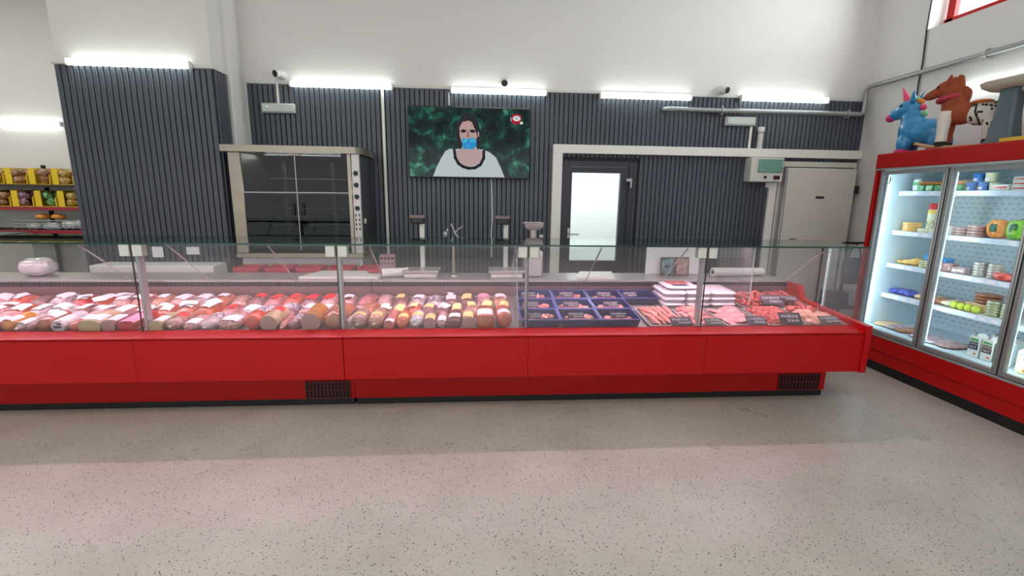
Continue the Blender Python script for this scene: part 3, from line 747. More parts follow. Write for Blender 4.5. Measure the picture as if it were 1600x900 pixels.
front = [  # x, width, flattening, end, casing, label, extra, words
 (-3.66, .11, .9, 'round', skin('brown'), 'white', {}, 'brown sausage log beyond the amber one, at the left picture edge'),
 (-3.54, .10, .8, 'flat', skin('pink'), 'white', {}, 'pink flat ended log at the left picture edge'),
 (-3.434, .095, .9, 'cut', skin('rosy'), 'white', {}, 'rosy cut log just left of the amber sausage log'),
 (-3.332, .095, 1.0, 'round', skin('amber'), 'white', {}, 'amber sausage log with white slip, front row of the first bay'),
 (-3.252, .080, 0.9, 'clip', speckle('clear'), 'white', {}, 'clear wrapped white sausage with crumpled slip, second in the '+F1),
 (-3.186, .060, 1.0, 'round', skin('mauve'), None, {}, 'thin mauve brown sausage, third in the '+F1),
 (-3.098, .112, .9, 'round', skin('brown'), 'white', {'labpos': (0.35, 0.8)}, 'shiny brown round ended sausage, fourth in the '+F1),
 (-2.986, .104, .9, 'flat', skin('white'), 'white', {'text': True}, 'white cased log with navy print on its end'),
 (-2.893, .078, .9, 'round', skin('coral'), 'white', {'labpos': (0.4, 0.8)}, 'coral pink sausage right of the navy printed white log'),
 (-2.775, .150, .62, 'cut', skin('cream'), 'white', {'sq': 0.6, 'cutm': M_cutc}, 'large cream cheese block with slip, front row of the first bay'),
 (-2.645, .092, .95, 'cut', skin('dusk'), 'white', {'sq': 0.55}, 'square mauve cut ham log right of the cream cheese block'),
 (-2.525, .125, .66, 'flat', skin('red'), 'pink', {'sq': 0.6, 'labpos': (0.02, 0.7)}, 'red pack with pink label beside the second glass post'),
 (-2.325, .090, .9, 'cut', skin('olive'), 'white', {'sq': 0.6, 'cutm': M_cutc}, 'olive cream cut cheese log just right of the post, second bay'),
 (-2.218, .112, .8, 'clip', speckle('marble'), 'red', {'labpos': (0.45, 0.75)}, 'marbled brawn roll in clear casing, front row of the second bay'),
 (-2.100, .110, .55, 'round', speckle('pink'), 'white', {'sq': 0.8}, 'flat pink vacuum roll with white slip, third in the '+F2),
 (-1.982, .115, .62, 'clip', skin('clear'), 'black', {'sq': 0.8, 'labpos': (0.5, 0.9)}, 'pale pack with black label tied at its end, left of the wide pale pack'),
 (-1.832, .165, .5, 'round', speckle('pink'), 'white', {'sq': 0.8}, 'wide pale pink pack with white label left of the orange log'),
 (-1.662, .135, .9, 'round', skin('orange'), 'black', {'labpos': (0.6, 0.9)}, 'bright orange red shiny sausage log, front row of the second bay'),
 (-1.532, .124, 1.0, 'cut', skin('cream'), 'red', {'labpos': (0.55, 0.85)}, 'cream cased round log with mauve cut end and red label'),
 (-1.442, .060, 1.0, 'clip', skin('rosy'), None, {}, 'thin pinkish brown sausage right of the cream cut log'),
 (-1.368, .085, .9, 'round', skin('dusk'), 'black', {'labpos': (0.3, 0.7)}, 'dusky sausage with black and white labels in the second bay'),
 (-1.232, .140, 1.0, 'cut', skin('gold'), None, {}, 'golden cased round log with mauve cut end near the third post'),
 (-1.075, .150, .9, 'round', skin('salmon'), None, {}, 'thick salmon brown sausage log left of the third post'),
 (-0.893, .114, .95, 'clip', speckle('marble'), 'yellow', {'labpos': (0.3, 0.5)}, 'marbled clear cased sausage with yellow slip, first in the '+F3),
 (-0.771, .114, .95, 'clip', speckle('peach'), 'yellow', {'labpos': (0.25, 0.5)}, 'peach coloured sausage with yellow slip, second in the '+F3),
 (-0.665, .086, .9, 'flat', skin('rosy'), 'white', {'labpos': (0.01, 0.2)}, 'small pink sausage with white band, third in the front row, third bay'),
 (-0.570, .095, .9, 'round', skin('orangey'), 'yellow', {'labpos': (0.3, 0.6)}, 'orange sausage with yellow slip, fourth in the '+F3),
 (-0.466, .104, .9, 'clip', speckle('white'), 'yellow', {'labpos': (0.35, 0.7)}, 'white and red wrapped sausage with yellow slip, front row of the third bay'),
 (-0.362, .095, 1.0, 'cut', skin('dusk'), 'yellow', {'labpos': (0.05, 0.5)}, 'brown cut sausage with yellow slip, sixth in the '+F3),
 (-0.274, .080, .9, 'round', speckle('pink'), 'white', {'labpos': (0.1, 0.5)}, 'pale pink sausage with white label, seventh in the '+F3),
 (-0.180, .100, .8, 'flat', skin('darkbrown'), 'white', {'sq': 0.7, 'labpos': (0.3, 0.6)}, 'dark brown flat sausage with white label, eighth in the '+F3),
 (-0.072, .095, 1.0, 'cut', skin('beige'), 'yellow', {'sq': 0.75, 'labpos': (0.15, 0.6)}, 'beige cut sausage with yellow slip, ninth in the '+F3),
 (0.058, .140, .85, 'flat', skin('rust'), 'white', {'sq': 0.6, 'labpos': (0.1, 0.6)}, 'large square orange brown ham block left of the last sausage'),
 (0.205, .125, 1.0, 'round', skin('coral'), 'white', {'labpos': (0.2, 0.5)}, 'large red orange sausage with white label beside the blue tubs'),
]
for x, w, fl, end, m, lab, kw, words in front:
    kw = dict(kw)
    log((x, 3.425, 0), w/2, w/2*fl, random.uniform(0.22, 0.27), end, m, lab, label=words, yaw=random.uniform(-0.04, 0.04), **kw)

def pack(loc, w, l, h, mat, lab, label, yaw=0.0, cat='meat pack', name='vacuum_pack', labs=(0.5, 0.42), lift=0.0, tilt=0.0):
    """vacuum packed meat: pillow shaped body, crimped film border, paper label following the bulge"""
    t = thing(name, label, cat, (loc[0], loc[1], zdeck(loc[1])+0.0015+lift), (SLOPE+tilt, 0, yaw))
    rnd = random.Random(int(abs(loc[0]*977+loc[1]*353)*100))
    def top(u, v):
        x = (u-0.5)*2; y = (v-0.5)*2
        return max(0.0, (1-abs(x)**3.2))*max(0.0, (1-abs(y)**3.6))
    W = {}
    nu, nv = 8, 8
    for i in range(nu+1):
        for j in range(nv+1): W[(i, j)] = rnd.uniform(0.86, 1.1)
    def hz(u, v):
        i = min(nu, max(0, round(u*nu))); j = min(nv, max(0, round(v*nv)))
        return h*top(u, v)**0.6*W[(i, j)]
    vs = [((i/nu-0.5)*w, (j/nv-0.5)*l, 0.004+hz(i/nu, j/nv)) for j in range(nv+1) for i in range(nu+1)]
    fs = [(j*(nu+1)+i, j*(nu+1)+i+1, (j+1)*(nu+1)+i+1, (j+1)*(nu+1)+i) for j in range(nv) for i in range(nu)]
    n0 = len(vs)
    rim = [i for i in range(nu+1)]+[(nu+1)*(j+1)-1 for j in range(1, nv+1)]+[(nv*(nu+1))+i for i in range(nu-1, -1, -1)]+[(nu+1)*j for j in range(nv-1, 0, -1)]
    bot = [(vs[i][0], vs[i][1], 0.0) for i in rim]
    vs2 = vs+bot; k = len(rim)
    fs2 = fs+[(rim[a], rim[(a+1) % k], n0+(a+1) % k, n0+a) for a in range(k)]+[tuple(range(n0, n0+k))]
    obj('wrapped_meat', MB().add(vs2, fs2, 0, True), mat, t)
    fl = MB(); e = 0.012
    fl.box(-w/2-e, w/2+e, -l/2-e, -l/2+0.003, 0.0, 0.004).box(-w/2-e, w/2+e, l/2-0.003, l/2+e, 0.0, 0.004)
    obj('film_edge', fl, M_film, t)
    if lab:
        a, b = labs
        cx, cy = rnd.uniform(-0.08, 0.08), rnd.uniform(-0.1, 0.1)
        obj('paper_label', MB().grid(lambda u, v: ((cx+(u-0.5)*a)*w*1.0, (cy+(v-0.5)*b)*l, 0.0065+h*top(0.5+cx+(u-0.5)*a, 0.5+cy+(v-0.5)*b)**0.6*1.10), 6, 6), LABM[lab], t)
        if lab == 'white' and rnd.random() < 0.5:
            sx, sy, a = rnd.uniform(-0.2, 0.2)*w, rnd.uniform(-0.3, 0.3)*l, rnd.uniform(-0.7, 0.7)
            sw, sl = w*rnd.uniform(0.3, 0.42), l*rnd.uniform(0.14, 0.22)
            zt = 0.010+h*1.12
            obj('paper_slip', MB().grid(lambda u, v: (sx+(u-0.5)*2*sw*math.cos(a)-(v-0.5)*2*sl*math.sin(a), sy+(u-0.5)*2*sw*math.sin(a)+(v-0.5)*2*sl*math.cos(a), zt+0.008*math.sin(3*u+2*v)-0.02*abs(u-0.5)), 5, 4), LABM['white'], t)
    return t
M_film = pm('clear_film', S(226, 212, 220), 0.15, var=0.1, scale=60, coat=0.8)
SECX = [(-3.40, 3.74), (-3.245, 3.76), (-3.08, 3.73), (-2.925, 3.75), (-2.77, 3.74), (-2.60, 3.76), (-2.445, 3.75)]
rows = [
 # second row
 (-3.40, 3.80, .13, .24, .050, 'clear', 'white', 'pale pack with white slip, second row, leftmost in the first bay'),
 (-3.245, 3.79, .135, .25, .062, 'white', 'white', 'crumpled white bag of sausage, second row of the first bay'),
 (-3.085, 3.80, .13, .25, .050, 'mauve', 'white', 'mauve pack with two white slips, third in the second row'),
 (-2.932, 3.79, .135, .24, .045, 'pink', 'white', 'pink pack with long white slip, fourth in the second row'),
 (-2.775, 3.80, .14, .25, .048, 'peach', 'white', 'peach coloured pack, second row behind the cream cheese block'),
 (-2.620, 3.79, .13, .25, .046, 'marble', 'white', 'marbled pack behind the square ham log'),
 (-2.468, 3.80, .12, .24, .050, 'coral', 'white', 'coral pack behind the pink labelled red pack'),
 (-2.295, 3.80, .135, .25, .066, 'salmon', 'white', 'orange brown smoked joint in film left in the second bay'),
 (-2.138, 3.80, .15, .26, .070, 'rust', 'white', 'large rust brown smoked joint in film, second bay'),
 (-1.975, 3.80, .13, .25, .044, 'rosy', 'red', 'rosy pack with red label in the second row, second bay'),
 (-1.828, 3.80, .13, .25, .042, 'white', 'white', 'twisted white wrapped pack in the second row, second bay'),
 (-1.680, 3.80, .13, .25, .040, 'clear', 'black', 'pale pack with black label behind the orange log'),
 (-1.528, 3.81, .14, .26, .046, 'dusk', 'black', 'dusky pack with black label behind the cream cut log'),
 (-1.375, 3.81, .13, .25, .044, 'pink', 'dots', 'pink pack with large white red printed label, second bay'),
 (-1.228, 3.82, .13, .25, .046, 'marble', 'white', 'marbled pack with crumpled white top behind the golden log'),
 (-1.090, 3.81, .12, .25, .055, 'salmon', None, 'unlabelled salmon joint beside the third post, second row'),
 (-0.885, 3.80, .12, .25, .062, 'salmon', None, 'salmon brown joint right of the third post, second row'),
 (-0.760, 3.80, .11, .25, .052, 'peach', 'white', 'peach sausage pack with white label, second row, third bay'),
 (-0.640, 3.80, .11, .24, .046, 'rosy', 'yellow', 'rosy pack with yellow slip, third in the second row, third bay'),
 (-0.522, 3.80, .11, .24, .050, 'coral', 'yellow', 'coral pack with yellow slip, fourth in the second row, third bay'),
 (-0.404, 3.80, .11, .25, .046, 'dusk', 'yellow', 'dusky pack with yellow slip behind the cut brown sausage'),
 (-0.286, 3.80, .11, .25, .046, 'mauve', 'white', 'mauve pack with broad white label, middle of the third bay'),
 (-0.168, 3.80, .11, .24, .050, 'marble', 'yellow', 'marbled pack with yellow slip, second row, third bay'),
 (-0.050, 3.80, .11, .25, .056, 'beige', 'yellow', 'beige pack with yellow slip behind the square ham block'),
 (0.080, 3.80, .125, .25, .066, 'olive', 'yellow', 'grey brown round pack with yellow slip, second row, third bay'),
 (0.215, 3.80, .11, .25, .064, 'brown', 'yellow', 'brown pack with yellow slip behind the last red sausage'),
 (-3.56, 3.80, .13, .25, .052, 'rust', 'white', 'rust brown pack at the left picture edge, second row'),
 (-3.71, 3.80, .13, .25, .048, 'pink', 'white', 'pink pack beyond the left picture edge, second row'),
 # third row
 (-3.78, 4.08, .14, .22, .050, 'coral', 'white', 'coral pack at the left picture edge, back row'),
 (-3.94, 4.08, .14, .22, .050, 'pink', 'white', 'pink pack beyond the left picture edge, back row'),
 (-3.62, 4.08, .14, .22, .045, 'mauve', None, 'mauve pack at the far left, back row of the first bay'),
 (-3.455, 4.09, .14, .22, .060, 'clear', 'white', 'clear bag of pale meat in the back row, first bay'),
 (-3.295, 4.08, .135, .22, .046, 'red', 'white', 'red pack with white slip, left of two in the back row'),
 (-3.140, 4.09, .135, .22, .046, 'coral', 'white', 'red coral pack, right of two in the back row'),
 (-2.982, 4.08, .14, .22, .046, 'pink', 'white', 'pink pack with white slip, back row of the first bay'),
 (-2.825, 4.09, .14, .22, .046, 'rosy', 'white', 'rosy pack with white slip left of the second post, back row'),
 (-2.668, 4.08, .135, .22, .048, 'peach', 'white', 'peach pack with white slip beside the second post, back row'),
 (-2.510, 4.09, .14, .22, .046, 'pink', 'white', 'pale pink pack, back row, leftmost in the second bay'),
 (-2.350, 4.08, .145, .22, .046, 'clear', 'white', 'clear pack with wide white slip, back row, second bay'),
 (-2.190, 4.09, .135, .22, .050, 'salmon', 'white', 'salmon pack with white slip, back row of the second bay'),
 (-2.035, 4.08, .13, .22, .042, 'marble', None, 'marbled pack without label, back row of the second bay'),
 (-1.885, 4.09, .135, .22, .044, 'dusk', 'red', 'dusky clear pack with red label, first of five in the back row'),
 (-1.735, 4.08, .135, .22, .044, 'rosy', 'red', 'rosy clear pack with red label, second of five in the back row'),
 (-1.585, 4.09, .135, .22, .046, 'coral', 'red', 'coral clear pack with red label, third of five in the back row'),
 (-1.435, 4.08, .135, .22, .044, 'dusk', 'red', 'dusky clear pack with red label, fourth of five in the back row'),
 (-1.285, 4.09, .135, .22, .048, 'pink', 'red', 'pink clear pack with red label, last of five in the back row'),
 (-1.130, 4.08, .13, .22, .044, 'pink', 'white', 'pale pink pack behind the third post, back row'),
 (-0.960, 4.08, .13, .22, .048, 'rosy', None, 'rosy pack without label right of the third post, back row'),
 (-0.815, 4.09, .13, .22, .042, 'pink', None, 'pale pink pack, back row, third bay, second from the post'),
 (-0.670, 4.08, .13, .22, .040, 'mauve', 'yellow', 'mauve pack with yellow slip, back row of the third bay'),
 (-0.525, 4.09, .13, .22, .036, 'clear', 'white', 'flat clear pack with arched white print, left of two'),
 (-0.380, 4.08, .13, .22, .036, 'clear', 'black', 'flat clear pack with dark print, right of two'),
 (-0.235, 4.09, .13, .22, .038, 'dusk', 'white', 'dusky pack with white slip, back row of the third bay'),
 (-0.090, 4.08, .13, .22, .046, 'darkbrown', 'yellow', 'dark brown pack with yellow slip, back row, third bay'),
 (0.055, 4.09, .13, .22, .042, 'pink', 'pink', 'pink pack with pink label, back row of the third bay'),
 (0.200, 4.08, .13, .22, .046, 'peach', 'white', 'peach pack with broad white label beside the glass divider'),
]
for x, y, w, l, h, c, lab, words in rows:
    m = skin(c) if c in ('red', 'coral', 'salmon', 'rust', 'brown', 'white') else speckle(c)
    pack((x, y), w, l, h*1.12, m, lab, words, yaw=random.uniform(-0.24, 0.20), tilt=random.uniform(-0.02, 0.10), lift=0.006, labs=(random.uniform(0.5, 0.8), random.uniform(0.30, 0.55)))

# ------------------------------------------------------------------ blue tubs
M_blue = pm('blue_tub_plastic', S(17, 19, 88), 0.35, var=0.06)
M_rim = pm('blue_tub_rim', S(96, 100, 170), 0.3, var=0.03)
M_meatp = pm('poultry_pink', S(206, 108, 104), 0.40, scale=26, col2=S(238, 168, 158), coat=0.4, sub=0.1)
M_meatr = pm('beef_red', S(182, 52, 52), 0.40, scale=26, col2=S(232, 122, 112), coat=0.4, sub=0.1)
M_meatc = pm('chicken_peach', S(222, 158, 128), 0.40, scale=14, col2=S(240, 196, 178), coat=0.4, sub=0.1)
M_meats = pm('pork_slice', S(226, 138, 138), 0.40, scale=10, col2=S(240, 186, 184), coat=0.4, sub=0.1)
def tub(x, y, label):
    t = thing('blue_tub', label, 'tub', (x, y, zdeck(y)+0.012), (SLOPE, 0, 0))
    w, l, h = 0.151, 0.122, 0.062
    mb = MB()
    o = [(-w, -l), (w, -l), (w, l), (-w, l)]
    def sc(k, z): return [(a*k, b_*k, z) for a, b_ in o]
    mb.ring([sc(0.90, 0), sc(1, h), sc(0.955, h), sc(0.86, 0.006)], smooth=False)
    obj('shell', mb, M_blue, t)
    rm = MB()
    for a, b_, c, d in ((-w-.006, w+.006, -l-.006, -l+.004), (-w-.006, w+.006, l-.004, l+.006), (-w-.006, -w+.004, -l+.004, l-.004), (w-.004, w+.006, -l+.004, l-.004)):
        rm.box(a, b_, c, d, h-0.004, h+0.003)
    obj('rim', rm, M_rim, t)
    return t
TR = ['front', 'middle', 'rear']; TC = ['first', 'second', 'third', 'rightmost']
tubxy = {}
for r, y in enumerate((3.555, 3.822, 4.088)):
    for c in range(4 if r == 2 else 3):
        x = 0.483+0.318*c+0.012*r
        tub(x, y, f'navy blue tub, {TC[c]} from the glass divider in the {TR[r]} row of tubs')
        tubxy[(r, c)] = (x, y)

def strokes(w, h, seed):
    """chalk handwriting, too small to read in the photo: loose strokes in two lines"""
    rnd = random.Random(seed); mb = MB()
    for row, z in ((0, h*0.66), (1, h*0.28)):
        x = -w*0.40 if row == 0 else -w*0.15
        while x < w*0.38:
            dx = rnd.uniform(0.009, 0.016); dz = h*rnd.uniform(0.22, 0.36)
            mb.tube([(x, -0.0022, z-dz*0.4), (x+dx*0.4, -0.0022, z+dz*0.6), (x+dx*0.6, -0.0022, z-dz*0.3), (x+dx, -0.0022, z+dz*rnd.uniform(-0.2, 0.4))], 0.0019, 4)
            x += dx+rnd.uniform(0.001, 0.006)
    return mb
_tagn = 0
def price_card(x, y, z, w, h, label, lean=0.9, yaw=0.0, mat=None):
    global _tagn; _tagn += 1
    t = thing('price_card', label, 'price card', (x, y, z), (-lean, 0, yaw))
    obj('card', MB().box(-w/2, w/2, -0.0015, 0.0015, 0, h, 0.0008), mat or M_card, t)
    obj('handwriting', strokes(w, h, _tagn), M_chalk, t)
    return t
for (r, c), (x, y) in tubxy.items():
    if (r, c) in ((0, 0), (0, 1), (0, 2), (1, 0), (1, 1), (1, 2), (2, 0), (2, 1), (2, 2), (2, 3)):
        off = {0: -0.02, 1: 0.0, 2: 0.02, 3: -0.06}[c]
        price_card(x+off-0.04, y-0.115, zdeck(y)+0.070, 0.13, 0.055, f'small black price card on the {TC[c]} tub of the {TR[r]} row', lean=0.75, mat=M_card)

def lump(seed, rad, jit=0.16, p=0.85):
    rnd = random.Random(seed)
    return MB().ell((0, 0, 0), rad, 10, 7, p=p, jit=jit, rnd=rnd)
LUMPS = {k: lump(k, (1, 1, 1)).mesh('meat_piece', M_meatp) for k in (1, 2, 3)}
def meat_meshes(prefix, m, rad, n=3):
    return [lump(hash_(prefix)+k, rad).mesh(prefix, m) for k in range(n)]
def hash_(s): return sum((i+3)*ord(c) for i, c in enumerate(s))
def meat(name, me, loc, rot, label, cat, group):
    o = bpy.data.objects.new(name, me); COL.objects.link(o); o.location = loc; o.rotation_euler = rot
    return tag(o, label, cat, group)
# a little meat shows above the front rims of some tubs
mm = meat_meshes('meat_piece', M_meatp, (0.045, 0.032, 0.022))
tubname = lambda r, c: f'pink meat in the {TC[c]} tub of the {TR[r]} row'
for (r, c), n_ in {(0, 0): 7, (0, 1): 6, (0, 2): 4, (1, 0): 5, (1, 1): 6, (1, 2): 4, (2, 0): 3, (2, 1): 4, (2, 2): 4}.items():
    x, y = tubxy[(r, c)]
    for k in range(n_):
        xx = x-0.10+0.20*(k+0.5)/n_; yy = y+random.uniform(-0.055, 0.03)
        meat('meat_piece', mm[k % 3], (xx, yy, zdeck(yy)+0.042), (0.1, random.uniform(-.2, .2), random.uniform(0, 3)), tubname(r, c), 'meat', tubname(r, c))
obj('price_spike', MB().cyl((0, 0, 0), (0, 0, 0.045), 0.012, 0.002, 8), pm('pale_pink_plastic', S(236, 190, 196), 0.4), loc=(0.43, 3.99, zdeck(4.0)+0.072), label='pale pink cone on the rear blue tub rim, left of two', cat='spike')
obj('price_spike', MB().cyl((0, 0, 0), (0, 0, 0.042), 0.012, 0.002, 8), pm('pale_pink_plastic', S(236, 190, 196), 0.4), loc=(0.53, 3.985, zdeck(4.0)+0.072), label='pale pink cone on the rear blue tub rim, right of two', cat='spike')

# ------------------------------------------------------------------ steel trays of fresh meat at right
def tray(x0, x1, y0, y1, label):
    t = thing('steel_tray', label, 'tray', ((x0+x1)/2, (y0+y1)/2, zdeck((y0+y1)/2)+0.003), (SLOPE, 0, 0))
    w, l, h = (x1-x0)/2-0.003, (y1-y0)/2-0.003, 0.024
    o = [(-w, -l), (w, -l), (w, l), (-w, l)]
    def ins(d, z): return [(a-math.copysign(d, a), b_-math.copysign(d, b_), z) for a, b_ in o]
    obj('pan', MB().ring([ins(0.012, 0), ins(0.006, h-0.003), ins(0, h-0.003), ins(0, h), ins(0.018, h), ins(0.024, 0.004)], smooth=False), M_inox, t)
    return t
TRAYS = [(1.34, 1.655, 3.41, 3.83), (1.665, 1.945, 3.41, 3.83), (1.955, 2.295, 3.41, 3.83), (2.305, 2.645, 3.41, 3.83), (2.655, 2.985, 3.41, 3.83), (2.335, 2.975, 3.85, 4.22)]
TN = ['steel tray of poultry strips beside the blue tubs', 'steel tray of pink pork pieces in front of the white packs', 'steel tray of pale pork slices, middle of the fresh meat', 'steel tray of red meat chunks near the right end', 'steel tray of chicken fillets by the red end panel', 'rear steel tray heaped with red meat strips']
for a, w_ in zip(TRAYS, TN): tray(*a, w_)
mst = meat_meshes('poultry_strip', M_meatc, (0.020, 0.085, 0.017))
mst2 = meat_meshes('poultry_strip', M_meatp, (0.020, 0.085, 0.017))
mpk = meat_meshes('pork_piece', M_meatp, (0.055, 0.045, 0.024))
msl = meat_meshes('pork_slice', M_meats, (0.085, 0.060, 0.014))
mch = meat_meshes('meat_chunk', M_meatr, (0.036, 0.030, 0.024))
mfi = meat_meshes('chicken_fillet', M_meatc, (0.055, 0.090, 0.022))
mrs = meat_meshes('meat_strip', M_meatr, (0.022, 0.060, 0.018))
def heap(tr, nx, ny, layers, meshes, name, label, cat, group, dz=0.016, base=0.022, rz=(0, 3.1), tilt=0.25, seed=1, shrink=0.035):
    rnd = random.Random(seed); x0, x1, y0, y1 = TRAYS[tr]
    for L in range(layers):
        k0 = shrink+L*0.02
        mx, my = max(1, nx-L), max(1, ny-L)
        for i in range(mx):
            for j in range(my):
                xx = x0+k0+(x1-x0-2*k0)*(i+0.5)/mx+rnd.uniform(-.006, .006); yy = y0+k0+(y1-y0-2*k0)*(j+0.5)/my+rnd.uniform(-.008, .008)
                meat(name, meshes[rnd.randrange(len(meshes))], (xx, yy, zdeck(yy)+base+L*dz), (SLOPE+rnd.uniform(-tilt, tilt)*.6, rnd.uniform(-tilt, tilt), rnd.uniform(*rz)), label, cat, group)
g = 'poultry strips in the first steel tray'
heap(0, 6, 2, 1, mst, 'poultry_strip', 'long pale poultry strip in the tray beside the blue tubs', 'poultry', g, seed=2, rz=(-.12, .25), base=0.026)
heap(0, 5, 2, 1, mst2, 'poultry_strip', 'long pale poultry strip in the tray beside the blue tubs', 'poultry', g, seed=3, rz=(0.0, .3), base=0.046)
g = 'pork pieces in the second steel tray'
heap(1, 3, 5, 2, mpk, 'pork_piece', 'pink pork piece in the tray in front of the white packs', 'pork', g, seed=4, dz=0.022)
g = 'pork slices in the middle steel tray'
heap(2, 2, 4, 2, msl, 'pork_slice', 'pale pork slice in the middle tray of fresh meat', 'pork', g, seed=5, dz=0.016, rz=(-.4, .4), base=0.020)
g = 'red chunks in the tray near the right end'
heap(3, 5, 7, 2, mch, 'meat_chunk', 'red meat chunk in the tray near the right end', 'meat', g, seed=6, dz=0.020)
g = 'chicken fillets and chunks by the end panel'
heap(4, 3, 3, 1, mfi, 'chicken_fillet', 'pale chicken fillet in the tray by the red end panel', 'chicken', g, seed=7, rz=(-.5, .5), base=0.028)
x0_, x1_, y0_, y1_ = TRAYS[4]
rnd_ = random.Random(21)
for k in range(10):
    yy = rnd_.uniform(3.70, 3.80); xx = rnd_.uniform(x0_+0.04, x1_-0.05)
    meat('meat_chunk', mch[k % 3], (xx, yy, zdeck(yy)+0.045), (rnd_.uniform(-.3, .3), 0, rnd_.uniform(0, 3)), 'red meat chunk behind the chicken fillets', 'meat', 'red chunks behind the fillets')
g = 'red meat strips in the rear steel tray'
heap(5, 12, 3, 2, mrs, 'meat_strip', 'red meat strip in the rear tray beside the white packs', 'meat', g, seed=8, dz=0.024, rz=(-.9, .9), base=0.026, tilt=0.35)
heap(5, 8, 2, 1, mrs, 'meat_strip', 'red meat strip in the rear tray beside the white packs', 'meat', g, seed=9, rz=(-.9, .9), base=0.072, tilt=0.35, shrink=0.07)
# price cards of the fresh meat
M_cardg = pm('green_grey_card', S(86, 96, 92), 0.6, var=0.15, scale=40)
price_card(1.60, 3.405, 0.668, 0.17, 0.085, 'black chalk price card in front of the poultry strips', lean=0.95)
price_card(1.86, 3.405, 0.668, 0.14, 0.070, 'green grey price card in front of the pork pieces', lean=0.95, mat=M_cardg)
price_card(2.22, 3.41, 0.668, 0.16, 0.085, 'dark purple price card in front of the pale pork slices', lean=0.95)
price_card(2.50, 3.41, 0.672, 0.17, 0.105, 'slanted dark price card with white chalk on the red chunks', lean=0.8, yaw=-0.12)
price_card(2.83, 3.41, 0.672, 0.16, 0.080, 'green grey price card in front of the chicken fillets', lean=0.95, mat=M_cardg)
price_card(2.60, 3.80, 0.738, 0.20, 0.115, 'large black card between the red strips and the chunks', lean=0.95, yaw=0.05)
price_card(2.78, 3.86, 0.760, 0.16, 0.075, 'dark card lying behind the large black card', lean=1.2, yaw=-0.1)
obj('price_spike', MB().cyl((0, 0, 0), (0, 0, 0.05), 0.004, 0.003, 8), M_offw, loc=(2.94, 3.72, zdeck(3.72)+0.024), label='pale price card peg near the red end panel', cat='spike')

# ------------------------------------------------------------------ white foam packs
M_foam = pm('white_foam', S(240, 226, 234), 0.55, var=0.03, scale=40)
def foam(x, y, z, w, l, h, label):
    t = thing('foam_pack', label, 'foam pack', (x, y, z), (SLOPE*0.5, 0, 0), None)
    def rr(k, zz):
        a, b_ = w/2*k, l/2*k; c = 0.02
        return [(-a+c, -b_, zz), (a-c, -b_, zz), (a, -b_+c, zz), (a, b_-c, zz), (a-c, b_, zz), (-a+c, b_, zz), (-a, b_-c, zz), (-a, -b_+c, zz)]
    obj('tray_shell', MB().ring([rr(0.84, 0), rr(0.98, h*0.55), rr(1.0, h*0.6), rr(1.0, h*0.72), rr(0.97, h*0.8)], smooth=False), M_foam, t)
    obj('film_lid', MB().ring([rr(0.965, h*0.8), rr(0.93, h*0.93), rr(0.80, h)], smooth=True), pm('white_film', S(244, 230, 238), 0.3, var=0.03, coat=0.3), t)
    return t
SN = ['left', 'middle', 'right']; LN = ['bottom', 'middle', 'top']
for c, (x, w_) in enumerate(((1.735, 0.205), (1.955, 0.215), (2.185, 0.225))):
    for k in range(3):
        foam(x, 4.035, 0.690+0.050*k, w_, 0.31, 0.050, f'white foam pack, {LN[k]} of the {SN[c]} stack behind the fresh meat')
t = foam(1.83, 4.06, 0.842, 0.30, 0.26, 0.032, 'open foam pack of sliced meat on top of the white stacks')
obj('meat_print', MB().box(-0.10, 0.10, 0.0, 0.10, 0.030, 0.035, 0.002), M_meatr, t)
obj('dark_print', MB().box(-0.08, 0.06, -0.08, -0.02, 0.030, 0.034, 0.001), M_card, t)

# ================================================================== THINGS ON AND BEHIND THE WORKTOP
WT = 0.877
def scale_display(x, label):
    t = thing('counter_scale', label, 'scale', (x, 4.45, WT))
    obj('platform', MB().box(-0.17, 0.17, -0.14, 0.14, 0.045, 0.07, 0.008), M_inox, t)
    obj('base', MB().box(-0.15, 0.15, -0.12, 0.12, 0, 0.046, 0.006), M_offw, t)
    obj('pole', MB().box(-0.022, 0.022, 0.10, 0.13, 0.04, 0.50, 0.004), M_offw, t)
    d = obj('display_head', MB().box(-0.10, 0.03, 0.06, 0.15, 0.49, 0.575, 0.010), M_black, t)
    obj('lit_display_top', MB().prism([(0.03, 0.575), (0.15, 0.565), (0.16, 0.545), (0.03, 0.548)], 0, -0.105, 0.035), pm('taupe_lit_top', S(128, 112, 108), 0.5), d)  # lit upper edge of the head, put in as a paler piece
scale_display(-0.535, 'counter scale with dark display on a white pole, left of the two')
scale_display(0.275, 'counter scale with dark display on a white pole, right of the two')
t = thing('tap', 'steel tap with long lever behind the counter, left of the hanging cord', 'tap', (-0.23, 4.45, WT))
obj('base', MB().lathe((0, 0, 0), [(0.05, 0), (0.045, 0.015), (0.018, 0.03), (0.016, 0.33)], 16), M_steel, t)
obj('lever', MB().tube([(0.05, 0, 0.36), (0.02, 0, 0.40), (-0.02, 0, 0.50)], 0.009, 8).tube([(0.02, 0, 0.42), (0.05, 0.0, 0.45), (0.09, 0, 0.475)], 0.007, 8).tube([(0, 0, 0.30), (0.03, 0, 0.35), (0.05, 0, 0.36)], 0.010, 8), M_galv, t)
obj('valve', MB().ell((-0.075, 0, 0.40), (0.022, 0.022, 0.03), 10, 8).cyl((-0.075, 0, 0.36), (-0.075, 0, 0.40), 0.008, n=8).cyl((-0.075, 0, 0.365), (0, 0, 0.31), 0.008, n=8).ell((-0.055, 0, 0.435), (0.012, 0.012, 0.02), 8, 6), M_galv, t)
t = thing('meat_grinder', 'steel meat grinder with tray hopper on the worktop', 'grinder', (0.53, 4.45, WT))
obj('motor_housing', MB().box(-0.09, 0.09, -0.10, 0.14, 0, 0.26, 0.02), M_inox, t)
